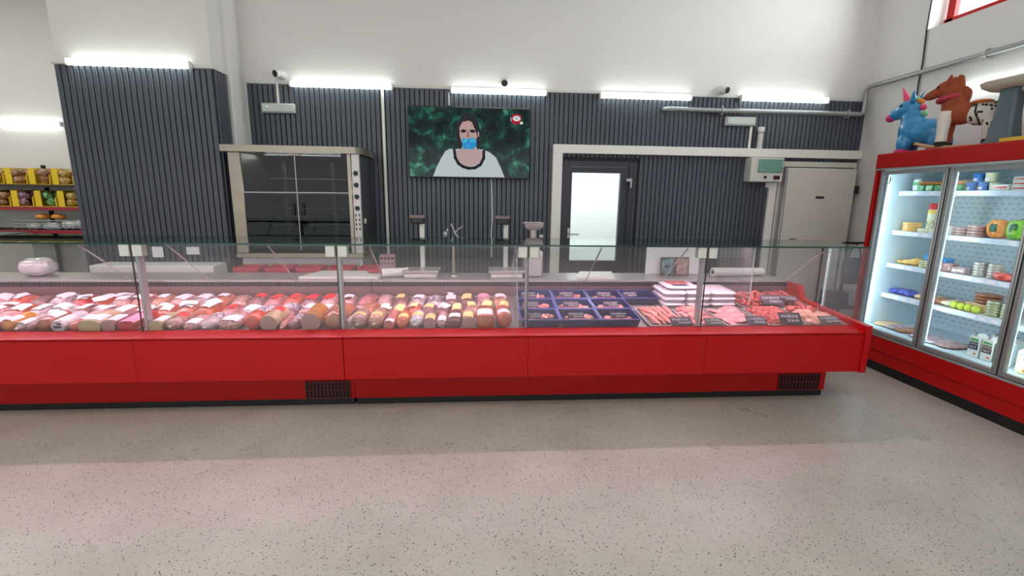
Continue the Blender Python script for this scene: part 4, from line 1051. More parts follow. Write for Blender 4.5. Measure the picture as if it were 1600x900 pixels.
obj('feed_tube', MB().cyl((0, -0.02, 0.25), (0, -0.02, 0.46), 0.032, n=16), M_inox, t)
obj('hopper_tray', MB().ring([[(a*k, -0.02+b*k*0.7, z) for a, b in ((-1, -1), (1, -1), (1, 1), (-1, 1))] for k, z in ((0.05, 0.45), (0.082, 0.475), (0.09, 0.52), (0.085, 0.52), (0.06, 0.478))], smooth=False), M_inox, t)
obj('tray_lip', MB().box(-0.115, 0.05, -0.09, -0.05, 0.513, 0.521, 0.002), M_steel, t)
obj('barrel', MB().cyl((0, -0.10, 0.30), (0, -0.17, 0.30), 0.05, n=18), M_steel, t)
obj('clamp_knob', MB().ell((0.075, -0.02, 0.385), (0.022, 0.022, 0.022), 10, 8), M_alu, t)
def board(x0, x1, y0, y1, label, mat=None):
    obj('cutting_board', MB().prism([(x0, y0), (x1-0.06, y0), (x1, y1), (x0+0.10, y1)], 2, WT, WT+0.022), mat or M_board, label=label, cat='cutting board')
board(-1.62, -0.86, 4.28, 4.62, 'white cutting board on the worktop left of the paper roll')
board(0.93, 1.36, 4.29, 4.60, 'white cutting board on the worktop in front of the dark door')
obj('meat_wrap', MB().ell((0, 0, 0), (0.07, 0.05, 0.016), 12, 8), pm('red_wrap', S(196, 60, 66), 0.4), loc=(-0.99, 4.5, WT+0.038), label='flat red wrapped piece on the corner of the left cutting board', cat='wrap')
t = thing('paper_roll', 'white paper roll lying on the worktop beside the left board', 'roll', (-0.79, 4.42, WT))
obj('roll_body', MB().lathe((-0.10, -0.06, 0.042), [(0.014, 0), (0.042, 0), (0.042, 0.24), (0.014, 0.24)], 20, axis=(0.9, 0.25, 0)), M_board, t)
obj('core_hole', MB().cyl((-0.103, -0.061, 0.042), (-0.098, -0.059, 0.042), 0.015, n=14), M_grip, t)
t = thing('paper_roll', 'long white wrapping roll on the worktop at right', 'roll', (2.6, 4.45, WT))
obj('roll_body', MB().lathe((-0.27, -0.04, 0.046), [(0.016, 0), (0.046, 0), (0.040, 0.56), (0.014, 0.56)], 20, axis=(1, 0.12, -0.006)), M_board, t)
obj('core_hole', MB().cyl((-0.274, -0.041, 0.046), (-0.268, -0.04, 0.046), 0.017, n=14), M_grip, t)
obj('white_panel', MB().box(1.70, 2.28, 4.56, 4.575, WT, 1.20, 0.003), M_white, label='white plastic panel standing behind two small pictures', cat='panel')
for x0, x1, m, lab in ((1.825, 1.962, pm('teal_picture', S(40, 56, 62), 0.35, scale=16, col2=S(120, 160, 160)), 'small dark teal picture leaning on the worktop'), (1.972, 2.115, pm('tan_picture', S(140, 112, 102), 0.45, scale=22, col2=S(176, 152, 146)), 'small tan framed picture leaning on the worktop')):
    t = thing('picture', lab, 'picture', ((x0+x1)/2, 4.47, WT), (-0.12, 0, 0))
    w = (x1-x0)/2
    obj('frame', MB().box(-w, w, 0, 0.012, 0, 0.185, 0.002), pm('brown_frame', S(84, 62, 58), 0.5), t)
    obj('print', MB().box(-w+0.012, w-0.012, -0.002, 0.002, 0.012, 0.173), m, t)
t = thing('knife_block', 'grey block with round holes behind the counter', 'knife block', (-0.86, 4.50, WT))
obj('block', MB().box(-0.07, 0.07, -0.03, 0.05, 0.0, 0.20, 0.006), pm('block_grey', S(150, 120, 124), 0.5), t)
hb = MB()
for k in range(4): hb.cyl((-0.05+0.033*k, -0.029, 0.165), (-0.05+0.033*k, -0.034, 0.165), 0.011, n=12).cyl((-0.05+0.033*k, -0.029, 0.115), (-0.05+0.033*k, -0.034, 0.115), 0.007, n=10)
obj('holes', hb, M_dark, t)
# low bench with red crates in front of the oven
t = thing('low_bench', 'low steel bench carrying red crates in front of the oven', 'bench', (-1.6, 4.82, 0))
obj('bench_top', MB().box(-0.85, 0.85, -0.14, 0.14, 0.69, 0.72, 0.004), M_inox, t)
for sx in (-0.8, 0.8):
    for sy in (-0.11, 0.11): obj('leg', MB().cyl((sx, sy, 0), (sx, sy, 0.69), 0.018, n=10), M_alu, t)
M_crate = pm('red_crate_plastic', S(188, 48, 60), 0.45)
def crate(x, label):
    t = thing('red_crate', label, 'crate', (x, 4.82, 0.721), (0, 0, 0))
    w, l, h = 0.12, 0.12, 0.19
    o = [(-w, -l), (w, -l), (w, l), (-w, l)]
    def sc(k, z): return [(a*k, b*k, z) for a, b in o]
    obj('shell', MB().ring([sc(0.92, 0), sc(1, h), sc(0.93, h), sc(0.86, 0.01)], smooth=False), M_crate, t)
    rb = MB()
    for z in (0.05, 0.10, 0.15): rb.box(-w*0.97, w*0.97, -l*1.01, -l*0.9, z-0.006, z+0.006)
    obj('rib', rb, pm('red_crate_rib', S(150, 34, 46), 0.5), t)
for k, x in enumerate((-2.28, -1.98, -1.68, -1.38, -1.08)):
    crate(x, f'red plastic crate on the low bench, {ORD[k]} from left')
t = thing('side_table', 'white work table in front of the slatted block', 'table', (-3.2, 4.90, 0))
obj('table_top', MB().box(-0.58, 0.58, -0.13, 0.14, 0.78, 0.92, 0.008), M_board, t)
for sx in (-0.54, 0.54):
    for sy in (-0.09, 0.10): obj('leg', MB().box(sx-0.02, sx+0.02, sy-0.02, sy+0.02, 0, 0.78), M_alu, t)
for x, z, w, h, lab in ((-3.32, 1.018, 0.11, 0.11, 'white notice sheet low on the slatted block, left of two'), (-2.97, 1.033, 0.13, 0.08, 'white notice sheet low on the slatted block, right of two')):
    obj('notice_sheet', MB().box(x-w/2, x+w/2, PY-0.0255, PY-0.0235, z-h/2, z+h/2), M_paper, label=lab, cat='notice')
t = thing('plastic_bag', 'white plastic bag slumped at the left end of the worktop', 'bag', (-3.95, 4.45, WT))
obj('bag_body', MB().ell((0, 0, 0.08), (0.13, 0.11, 0.08), 16, 10, jit=0.08, p=0.8), M_film, t)
# behind the right end: cart with bag, box and carton
t = thing('utility_cart', 'black utility cart behind the end glass of the counter', 'cart', (4.18, 5.02, 0))
for z in (0.12, 0.42): obj('shelf', MB().box(-0.16, 0.16, -0.14, 0.14, z, z+0.02, 0.004), M_black, t)
for sx in (-0.15, 0.15):
    for sy in (-0.13, 0.13): obj('post', MB().cyl((sx, sy, 0.0), (sx, sy, 1.16), 0.010, n=8), M_black, t)
obj('handle', MB().tube([(-0.15, -0.13, 1.16), (-0.15, -0.16, 1.18), (0.15, -0.16, 1.18), (0.15, -0.13, 1.16)], 0.012, 8), M_black, t)
t = thing('shoulder_bag', 'dark grey bag hanging from the black cart', 'bag', (4.17, 4.84, 0.72))
obj('bag_body', MB().ell((0, 0, 0.15), (0.12, 0.045, 0.15), 16, 10, p=0.6), pm('dark_bag_cloth', S(52, 50, 58), 0.8, var=0.2), t)
obj('strap', MB().tube([(-0.08, 0, 0.27), (-0.05, 0.0, 0.40), (0.0, 0.02, 0.462), (0.05, 0, 0.40), (0.08, 0, 0.27)], 0.009, 8), M_black, t)
obj('tool_box', MB().box(-0.11, 0.11, -0.09, 0.09, 0, 0.16, 0.008), M_black, loc=(4.15, 5.02, 0.441), label='black box on the upper shelf of the black cart', cat='box')
obj('carton_box', MB().box(-0.12, 0.10, -0.09, 0.09, 0, 0.12, 0.004), pm('white_blue_print', S(220, 225, 235), 0.5, scale=14, col2=S(60, 90, 190)), loc=(4.15, 5.02, 0.141), label='white and blue printed box on the lower shelf of the black cart', cat='box')

# ================================================================== RED COOLER ALONG THE RIGHT WALL
FX = 3.895
t = cooler = thing('display_cooler', 'red upright cooler with glass doors along the right wall', 'cooler', (4.3, 3.1, 0))
M_cin = pm('cooler_liner', S(206, 224, 234), 0.4, var=0.02)
Y0, Y1 = 1.76, 4.42
wpart(t, 'kick_plate', MB().box(FX+0.02, 4.68, Y0, Y1, 0, 0.09), M_black)
wpart(t, 'lower_panel', MB().box(FX+0.004, FX+0.05, Y0, Y1, 0.09, 0.205, 0.003), M_red)
wpart(t, 'upper_panel', MB().box(FX-0.012, FX+0.05, Y0, Y1, 0.207, 0.345, 0.005), M_red)
wpart(t, 'base_body', MB().box(FX+0.05, 4.69, Y0, Y1, 0.09, 0.36), M_red)
wpart(t, 'fascia', MB().box(FX-0.02, FX+0.06, Y0, Y1, 1.945, 2.085, 0.006), M_red)
wpart(t, 'top_panel', MB().box(FX+0.06, 4.70, Y0, Y1, 2.055, 2.083), M_red)
wpart(t, 'side_panel', MB().box(FX-0.012, 4.70, Y1-0.03, Y1, 0.345, 2.05, 0.004), M_red)
wpart(t, 'side_panel', MB().box(FX-0.012, 4.70, Y0, Y0+0.03, 0.345, 2.05, 0.004), M_red)
wpart(t, 'side_liner', MB().box(FX+0.03, 4.64, Y1-0.045, Y1-0.031, 0.36, 1.95), M_cin)
wpart(t, 'side_liner', MB().box(FX+0.03, 4.64, Y0+0.031, Y0+0.045, 0.36, 1.95), M_cin)
wpart(t, 'back_liner', MB().box(4.61, 4.64, Y0+0.045, Y1-0.045, 0.36, 1.95), M_cin)
wpart(t, 'roof_liner', MB().box(FX+0.06, 4.61, Y0+0.045, Y1-0.045, 1.935, 1.95), M_cin)
wpart(t, 'bottom_deck', MB().box(FX+0.05, 4.61, Y0+0.045, Y1-0.045, 0.36, 0.395), M_cin)
sl = MB()
for i in range(32):
    z = 0.46+0.045*i
    y = Y0+0.08+(0.03 if i % 2 else 0)
    while y < Y1-0.09:
        sl.box(4.607, 4.6105, y, y+0.026, z, z+0.005); y += 0.062
wpart(t, 'air_slots', sl, pm('slot_blue_grey', S(120, 140, 152), 0.6), kind='stuff')
wpart(t, 'sill_strip', MB().box(FX-0.014, FX+0.03, Y0, Y1, 0.345, 0.362, 0.003), M_alu)
wpart(t, 'head_strip', MB().box(FX-0.022, FX+0.03, Y0, Y1, 1.930, 1.946, 0.003), M_alu)
DY = [4.372, 3.700, 3.040, 2.380, 1.79]
for k in range(4):
    a, b = DY[k+1]+0.006, DY[k]-0.006
    d = wpart(t, 'door', MB().box(FX, FX+0.035, a, a+0.036, 0.366, 1.926, 0.005).box(FX, FX+0.035, b-0.036, b, 0.366, 1.926, 0.005).box(FX, FX+0.035, a+0.036, b-0.036, 0.366, 0.404, 0.004).box(FX, FX+0.035, a+0.036, b-0.036, 1.888, 1.926, 0.004), M_galv)
    obj('pane', MB().box(FX+0.015, FX+0.020, a+0.034, b-0.034, 0.402, 1.89), M_glassc, d)
    obj('gasket', MB().box(FX+0.01, FX+0.03, a-0.006, a-0.001, 0.37, 1.92), M_black, d)
    obj('door_bar', MB().box(FX-0.012, FX+0.002, a+0.012, a+0.024, 0.42, 1.87, 0.004), M_alu, d)
for y in (4.352, 3.694, 3.034, 2.375, 1.80):
    tb = wpart(t, 'light_tube_holder', MB().box(FX+0.045, FX+0.06, y-0.022, y+0.022, 0.40, 1.92), M_cin)
    obj('light_tube', MB().cyl((FX+0.072, y, 0.44), (FX+0.072, y, 1.88), 0.011, n=10), M_cool, tb)
wpart(t, 'hook', MB().tube([(FX+0.05, 4.31, 1.87), (FX+0.05, 4.30, 1.84), (FX+0.05, 4.315, 1.80)], 0.006, 6), M_black)
SZ = [1.735, 1.355, 1.03, 0.725]
tick = MB().box(-0.001, 0.0, -0.03, 0.03, -0.014, 0.014).mesh('price_ticket', M_paper)
for z in SZ:
    for a, b in ((3.098, 4.37), (1.81, 3.092)):
        s_ = wpart(t, 'shelf', MB().box(4.135, 4.60, a, b, z-0.022, z-0.002, 0.002), M_white)
        obj('price_rail', MB().box(4.118, 4.134, a, b, z-0.042, z+0.002, 0.002), pm('price_rail_blue', S(206, 218, 236), 0.4), s_)
        y = b-0.08
        while y > max(a, 2.5)+0.05:
            if random.random() < 0.62: obj('price_ticket', tick, None, s_, (4.1175, y, z-0.02))
            y -= 0.09

PM_ = dict(blue=pm('tub_blue', S(40, 110, 190), 0.4, var=0.1, scale=30), lid=pm('lid_white', S(236, 238, 236), 0.35), creamtub=pm('tub_cream', S(232, 228, 196), 0.4, var=0.05), tan=pm('pack_tan', S(206, 168, 120), 0.45, scale=40, col2=S(236, 208, 168), coat=0.3), gold=pm('pack_gold', S(222, 160, 60), 0.4, scale=40, col2=S(244, 204, 120), coat=0.3),
           can=pm('can_white', S(238, 236, 226), 0.35, scale=26, col2=S(226, 226, 190)), canred=pm('can_red', S(206, 34, 44), 0.35), canyel=pm('can_yellow', S(240, 206, 70), 0.4), olive=pm('can_print', S(150, 160, 90), 0.5, scale=30, col2=S(230, 226, 200)),
           green=pm('pack_green', S(52, 140, 84), 0.4, scale=24, col2=S(110, 186, 120), coat=0.3), orange=pm('pack_orange', S(226, 130, 50), 0.4, scale=24, col2=S(240, 170, 90), coat=0.3), lime=pm('pack_lime', S(110, 180, 50), 0.4, scale=24, col2=S(160, 210, 80), coat=0.3),
           tin=pm('tin_silver', S(176, 180, 178), 0.3, metal=0.6, var=0.1), tinlab=pm('tin_label', S(170, 150, 140), 0.45, scale=50, col2=S(214, 206, 198)), pinkm=pm('tray_pinkbrown', S(150, 110, 112), 0.45, scale=40, col2=S(196, 162, 160), coat=0.3), cyan=pm('tub_cyan', S(40, 140, 210), 0.35, var=0.08), bluep=pm('bag_blue', S(44, 48, 150), 0.3, scale=20, col2=S(110, 116, 210), coat=0.4),
           brownp=pm('pack_brown', S(150, 92, 66), 0.4, scale=30, col2=S(190, 136, 104), coat=0.4), ball=pm('yellow_green_peel', S(186, 204, 70), 0.4, var=0.15), redp=pm('pack_red', S(206, 52, 50), 0.35, scale=20, col2=S(232, 110, 96), coat=0.4), mauve=pm('pack_mauve', S(150, 128, 140), 0.4, scale=16, col2=S(206, 186, 194), coat=0.4), dgreen=pm('label_dark_green', S(40, 90, 70), 0.4), cart=pm('carton_white', S(236, 238, 232), 0.45), navy=pm('print_navy', S(36, 44, 82), 0.45), choc=pm('print_brown', S(92, 62, 58), 0.45), cartb=pm('carton_paleblue', S(190, 222, 232), 0.45, var=0.05), cartc=pm('carton_cream', S(240, 224, 176), 0.45), orangeink=pm('ink_orange', S(220, 130, 50), 0.5))
GX = 4.24
def ftub(y, z, r, h, body, lid, label, x=GX, group=None):
    t = thing('dairy_tub', label, 'tub', (x, y, z+0.0015), group=group)
    obj('tub_body', MB().lathe((0, 0, 0), [(r*0.82, 0), (r*0.96, h*0.85), (r*0.96, h*0.86)], 18), PM_[body], t)
    obj('lid', MB().lathe((0, 0, h*0.84), [(r, 0), (r, h*0.13), (r*0.9, h*0.16)], 18), PM_[lid], t)
    obj('front_label', MB().ell((-r*0.88, 0, h*0.30), (r*0.12, r*0.42, h*0.18), 10, 6), PM_['lid'], t)
def fbox(y, z, wy, dx, h, m, label, x=None, name='food_box', cat='box', stripe=None, yaw=0.0, c=0.004):
    t = thing(name, label, cat, ((4.15+dx/2 if x is None else x), y, z+0.0015), (0, 0, yaw))
    obj('carton', MB().box(-dx/2, dx/2, -wy/2, wy/2, 0, h, c), PM_[m] if m in PM_ else m, t)
    if stripe: obj('print_band', MB().box(-dx/2-0.0012, -dx/2+0.002, -wy*0.42, wy*0.42, h*0.35, h*0.65), PM_[stripe], t)
    return t
def ftin(y, z, r, h, label, lab='tinlab', metal='tin', name='food_tin', cat='tin', x=GX, p=1):
    t = thing(name, label, cat, (x, y, z+0.0012))
    obj('tin_body', MB().lathe((0, 0, 0), [(r*0.96, 0), (r, 0.004), (r, h-0.004), (r*0.96, h), (r*0.9, h-0.002)], 20), PM_[metal], t)
    obj('label_band', MB().lathe((0, 0, h*0.2), [(r*1.008, 0), (r*1.008, h*0.6)], 20, cap=False), PM_[lab], t)
def fbag(y, z, w, l, h, m, label, name='food_bag', x=GX+0.02, yaw=0.0, lab=None, cat='bag', tilt=0):
    t = thing(name, label, cat, (x, y, z+0.0015), (0, tilt, yaw))
    rnd = random.Random(int(y*1000+z*100))
    obj('bag_body', MB().ell((0, 0, h/2), (l/2, w/2, h/2), 16, 9, p=0.72, jit=0.05, rnd=rnd), PM_[m], t)
    if lab: obj('bag_label', MB().ell((-l*0.38, 0, h*0.55), (l*0.13, w*0.26, h*0.28), 10, 6, p=0.7), PM_[lab], t)
S1, S2, S3, S4, S0 = SZ[0], SZ[1], SZ[2], SZ[3], 0.395
# behind the first (leftmost) door
t = thing('food_pouch', 'white standing pouch with green label on the top cooler shelf', 'pouch', (4.20, 4.27, S1+0.0015))
obj('pouch_body', MB().box(-0.02, 0.02, -0.035, 0.035, 0, 0.115, 0.012), PM_['lid'], t)
obj('pouch_label', MB().box(-0.022, -0.018, -0.03, 0.03, 0.055, 0.085), PM_['green'], t)
for k in range(5):
    y = 4.215-0.085*k
    t = thing('sausage_pack', f'green pack with orange sausages on the top cooler shelf, {ORD[k]} from left', 'pack', (4.25, y, S1+0.0015))
    obj('tray_green', MB().box(-0.07, 0.07, -0.036, 0.036, 0, 0.055, 0.008), PM_['green'], t)
    for q in range(3): obj('sausage', MB().ell((0.0, -0.024+0.024*q, 0.070), (0.068, 0.014, 0.020), 10, 7), PM_['orange'], t)
for k in range(4): ftin(4.285, S2+0.021*k, 0.075, 0.020, f'flat tan round pack, {ORD[k]} from the bottom of the stack by the can', lab='gold', metal='tan', name='round_pack', cat='pack')
t = thing('spray_can', 'tall white cream can with red cap behind the first cooler door', 'can', (4.30, 4.16, S2+0.0015))
obj('can_body', MB().lathe((0, 0, 0), [(0.032, 0), (0.035, 0.006), (0.035, 0.20), (0.030, 0.215)], 20), PM_['can'], t)
obj('print_band', MB().lathe((0, 0, 0.05), [(0.0355, 0), (0.0355, 0.06)], 20, cap=False), PM_['olive'], t)
obj('yellow_band', MB().lathe((0, 0, 0.175), [(0.0358, 0), (0.0358, 0.028)], 20, cap=False), PM_['canyel'], t)
obj('cap', MB().lathe((0, 0, 0.212), [(0.034, 0), (0.034, 0.05), (0.028, 0.056)], 20), PM_['canred'], t)
fbox(4.09, S2, 0.10, 0.12, 0.035, 'creamtub', 'low cream box right of the tall can', stripe='olive')
fbox(3.985, S2, 0.09, 0.12, 0.034, 'cart', 'low white box with olive print behind the first mullion', stripe='olive')
for k, (y, w, hh) in enumerate(((4.375-0.06, 0.10, 0.035), (4.24, 0.12, 0.05), (4.17, 0.10, 0.07))):
    fbag(y, S3, w, 0.14, hh, 'gold', f'golden cheese pack on the third cooler shelf, {ORD[k]} from left', name='cheese_pack', cat='pack')
for k in range(3): ftin(4.06, S3+0.021*k, 0.048, 0.020, f'cream and green round tin, {ORD[k]} from the bottom of the low stack', lab='olive', metal='creamtub', x=4.22)
fbox(4.03, S3+0.068, 0.085, 0.09, 0.055, 'cyan', 'bright blue tub on top of the cream tins', x=4.24, name='blue_box', c=0.010)
fbox(3.905, S3+0.05, 0.10, 0.10, 0.06, 'cyan', 'bright blue tub right of the first mullion', x=4.24, name='blue_box', c=0.010)
fbox(3.905, S3, 0.10, 0.10, 0.048, 'mauve', 'grey mauve tub under the right bright blue tub', x=4.24, name='grey_box', c=0.010)
for k, (y, w, hh, yw) in enumerate(((4.32, 0.13, 0.05, 0.1), (4.23, 0.14, 0.055, -0.2), (4.15, 0.12, 0.04, 0.3))):
    fbag(y, S4, w, 0.16, hh, 'bluep', f'dark blue crinkled bag on the lowest cooler shelf, {ORD[k]} from left', yaw=yw)
fbag(4.05, S4, 0.10, 0.16, 0.045, 'tan', 'tan flat pack right of the dark blue bags', cat='pack', name='flat_pack')
for k, (y, m) in enumerate(((4.29, 'tan'), (4.17, 'mauve'), (4.05, 'brownp'))):
    fbag(y, S0, 0.15, 0.26, 0.035, m, ('flat tan pack', 'flat mauve pack', 'flat brown pack')[k]+' on the cooler floor behind the first door', cat='pack', name='flat_pack', x=4.18)
# behind the second door
for k, y in enumerate((3.90, 3.80, 3.70)): ftub(y, S1, 0.040, 0.072, 'blue', 'blue', f'small blue dairy tub, {ORD[k]} of three in the lower row')
ftub(3.752, S1+0.0735, 0.040, 0.072, 'blue', 'blue', 'small blue dairy tub standing on the row of three')
ftub(3.610, S1, 0.042, 0.068, 'creamtub', 'creamtub', 'cream dairy tub right of the three blue tubs')
ftub(3.652, S1+0.0735, 0.044, 0.075, 'creamtub', 'creamtub', 'cream dairy tub on top, beside the raised blue tub')
fbox(3.505, S1, 0.125, 0.10, 0.048, 'cart', 'white box with red print right of the cream tub', stripe='redp')
for k in range(3): fbox(3.355, S1+0.035*k, 0.13, 0.10, 0.033, 'cart', f'white butter box with red stripe, {ORD[k]} from the bottom', stripe='redp')
fbox(3.895, S2, 0.11, 0.10, 0.075, 'cart', 'white printed box beside the mullion on the second shelf', stripe='olive')
for c, (y, n_) in enumerate(((3.765, 3), (3.638, 4))):
    for k in range(n_): fbox(y, S2+0.024*k, 0.11, 0.13, 0.022, 'pinkm', f'pink brown meat tray, {ORD[k]} from the bottom of the {"left" if c == 0 else "right"} stack', name='meat_tray', cat='tray', c=0.008)
fbag(3.505, S2, 0.15, 0.10, 0.15, 'orange', 'orange crisp bag with green label on the second cooler shelf', lab='dgreen', x=4.22)
fbag(3.36, S2, 0.15, 0.10, 0.155, 'lime', 'bright green bag with dark label on the second cooler shelf', lab='dgreen', x=4.22)
fbag(3.43, S2, 0.10, 0.08, 0.165, 'brownp', 'dark brown bag behind the orange and green bags', x=4.36)
fbag(3.22, S2, 0.14, 0.10, 0.15, 'lime', 'bright green bag beside the second mullion', lab='lid', x=4.22)
fbox(3.82, S3, 0.105, 0.10, 0.075, 'pinkm', 'pinkish tub on the third shelf, left of the tins', name='meat_box', c=0.01)
fbox(3.70, S3, 0.11, 0.10, 0.055, 'mauve', 'low mauve box left of the tall tin stack', name='meat_box', c=0.006, stripe='creamtub')
for k in range(5): ftin(3.59, S3+0.0235*k, 0.050, 0.022, f'silver tin, {ORD[k]} from the bottom of the left tin stack')
for k in range(5): ftin(3.475, S3+0.0235*k, 0.050, 0.022, f'silver tin, {ORD[k]} from the bottom of the right tin stack')
for k in range(3): ftin(3.365, S3+0.0285*k+0.0, 0.052, 0.027, f'silver tin behind the red pack, {ORD[k]} from the bottom', x=4.34)
fbag(3.36, S3, 0.15, 0.09, 0.06, 'redp', 'bright red pack on the third cooler shelf', cat='pack', name='red_pack', x=4.19)
for k, (y, m, hh) in enumerate(((3.93, 'tan', 0.05), (3.85, 'brownp', 0.055), (3.77, 'creamtub', 0.05), (3.70, 'brownp', 0.05))):
    fbag(y, S4, 0.13, 0.20, hh, m, f'flat {("tan", "brown", "cream", "dark brown")[k]} pack, {ORD[k]} in the heap behind the second door', cat='pack', name='flat_pack', yaw=0.3)
for k, y in enumerate((3.685, 3.625, 3.565, 3.505)):
    obj('fruit', MB().ell((0, 0, 0), (0.030, 0.030, 0.032), 14, 10), PM_['ball'], loc=(4.175, y, S4+0.033), label=f'yellow green round fruit on the lowest shelf, {ORD[k]} from left', cat='fruit')
for k in range(3): fbag(3.56, S4+0.070+0.028*k, 0.17, 0.16, 0.030, 'brownp', f'flat brown pack, {ORD[k]} from the bottom of the pile behind the fruit', cat='pack', name='flat_pack', x=4.34)
fbox(3.56, S4, 0.22, 0.18, 0.068, 'tan', 'tan box under the brown packs behind the fruit', x=4.34)
for k in range(5): ftin(3.425, S4+0.0245*k, 0.050, 0.023, f'silver tin, {ORD[k]} from the bottom, left stack on the lowest shelf', lab='olive')
for k in range(5): ftin(3.310, S4+0.0245*k, 0.050, 0.023, f'silver tin, {ORD[k]} from the bottom, right stack on the lowest shelf', lab='olive')
for k, (y, m) in enumerate(((3.86, 'mauve'), (3.73, 'mauve'), (3.60, 'pinkm'))):
    fbag(y, S0, 0.16, 0.28, 0.03, m, f'flat mauve meat pack on the cooler floor, {ORD[k]} right of the mullion', cat='pack', name='flat_pack', x=4.15)
def carton(y, body, band, txt, label, z=S0, size=0.040, x=4.10, ink=None):
    t = thing('drink_carton', label, 'carton', (x, y, z+0.0015), (0, 0, 0))
    obj('carton_body', MB().box(-0.04, 0.04, -0.042, 0.042, 0, 0.165, 0.004).prism([(-0.042, 0.164), (0.042, 0.164), (0.010, 0.19), (-0.010, 0.19)], 0, -0.038, 0.038), PM_[body], t)
    if band: obj('print_panel', MB().box(-0.0412, -0.039, -0.036, 0.036, 0.060, 0.125), PM_[band], t)
    obj('top_print', MB().box(-0.0412, -0.039, -0.032, 0.032, 0.132, 0.152), PM_['green'], t)
    obj('cap', MB().cyl((-0.02, 0, 0.175), (-0.035, 0, 0.188), 0.012, n=12), PM_['navy'], t)
    obj('small_print', MB().box(-0.0412, -0.039, -0.028, -0.010, 0.02, 0.036), PM_['orangeink'], t)
    for k, line in enumerate(txt):
        me = text_mesh(line, size, 0.0004); me.materials.clear(); me.materials.append(ink or PM_['lid'])
        o = bpy.data.objects.new('lettering', me); COL.objects.link(o); o.parent = t
        o.location = (-0.0420, 0, 0.108-0.030*k); o.rotation_euler = (PI/2, 0, -PI/2)
carton(3.370, 'cart', 'navy', ('COCO', 'NUT'), 'white carton with navy panel reading coconut', size=0.026)
carton(3.268, 'cart', 'choc', ('COCO', 'NUT'), 'white carton with brown panel, second from left', size=0.026)
carton(3.170, 'cartb', None, (), 'pale blue carton beside the second mullion')
carton(3.345, 'cart', 'navy', (), 'white carton behind the two printed cartons', x=4.25)
carton(3.235, 'cart', 'navy', (), 'white carton with dark cap at the back right', x=4.25)
# behind the third door
carton(2.985, 'cartc', None, ('LYE',), 'cream carton with brown lettering at the right edge', size=0.030, x=4.06, ink=PM_['choc'])
carton(2.885, 'cartc', None, ('LYE',), 'second cream carton behind the third door, cut by the frame', size=0.030, x=4.06, ink=PM_['choc'])
for k in range(4): ftub(2.98, S4+0.0*k, 0.045, 0.085, 'lid', 'lid', 'white tub behind the third door on the lowest shelf') if k == 0 else None
for k, y in enumerate((2.98, 2.87)): ftub(y, S3, 0.048, 0.09, 'creamtub', 'lid', f'cream tub behind the third door, third shelf, {ORD[k]} from left')
for k, y in enumerate((2.98, 2.87)): ftub(y, S2, 0.048, 0.09, 'blue', 'lid', f'blue tub behind the third door, second shelf, {ORD[k]} from left')
for k, y in enumerate((3.20, 2.98)): fbox(y, S1, 0.12, 0.10, 0.06, 'cart', f'white box on the top shelf, {ORD[k]} from the second mullion', stripe='blue')

# ------------------------------------------------------------------ toys on the cooler
TOP = 2.085
def blob(name, parts, mat, parent, voxel=0.011, smooth=6):
    """one continuous body: overlapping ellipsoids fused by a voxel remesh, then smoothed"""
    mb = MB()
    for c, rad, rx in parts: mb.ell(c, rad, 18, 12, M=Euler((rx, 0, 0)).to_matrix())
    me = mb.mesh(name, mat)
    o = bpy.data.objects.new(name, me); COL.objects.link(o); o.parent = parent
    md = o.modifiers.new('remesh', 'REMESH'); md.mode = 'VOXEL'; md.voxel_size = voxel; md.use_smooth_shade = True
    sm = o.modifiers.new('smooth', 'SMOOTH'); sm.factor = 0.5; sm.iterations = smooth
    dg = bpy.context.evaluated_depsgraph_get(); dg.update()
    m2 = bpy.data.meshes.new_from_object(o.evaluated_get(dg)); o.modifiers.clear(); o.data = m2
    m2.materials.clear(); m2.materials.append(mat)
    for p in m2.polygons: p.use_smooth = True; p.material_index = 0
    return o
M_ub = pm('blue_rubber', S(44, 140, 196), 0.32, var=0.05, coat=0.3)
M_mag = pm('magenta_rubber', S(206, 40, 120), 0.4); M_pinkr = pm('pink_rubber', S(226, 70, 110), 0.4)
M_rb = pm('mane_green', S(130, 200, 150), 0.45); M_ro = pm('mane_orange', S(236, 150, 50), 0.45)
t = thing('toy_unicorn', 'blue rubber bouncing unicorn toy on top of the red cooler', 'toy', (4.22, 4.33, TOP), (0, 0, 0.35))
blob('body', [((0, -0.05, 0.19), (0.135, 0.185, 0.130), 0), ((0, 0.08, 0.22), (0.120, 0.120, 0.150), 0), ((0, 0.11, 0.33), (0.085, 0.085, 0.12), 0), ((0, 0.15, 0.43), (0.085, 0.105, 0.085), 0), ((0, 0.24, 0.395), (0.058, 0.075, 0.056), 0),
     ((0.075, 0.11, 0.10), (0.055, 0.058, 0.09), 0), ((-0.075, 0.11, 0.10), (0.055, 0.058, 0.09), 0), ((0.08, -0.15, 0.10), (0.058, 0.062, 0.09), 0), ((-0.08, -0.15, 0.10), (0.058, 0.062, 0.09), 0)], M_ub, t)
for sx in (-1, 1):
    for y in (0.11, -0.15):
        obj('hoof', MB().ell((sx*0.078, y+0.008, 0.028), (0.058, 0.062, 0.028), 14, 8), M_mag, t)
    obj('ear', MB().lathe((sx*0.055, 0.10, 0.49), [(0.022, 0), (0.026, 0.03), (0.004, 0.10)], 12, axis=(sx*0.3, -0.15, 1)), M_ub, t)
    obj('inner_ear', MB().lathe((sx*0.060, 0.112, 0.50), [(0.012, 0), (0.016, 0.025), (0.003, 0.075)], 10, axis=(sx*0.3, -0.15, 1)), M_ro, t)
    obj('eye', MB().ell((sx*0.066, 0.18, 0.455), (0.016, 0.02, 0.018), 12, 8), M_black, t)
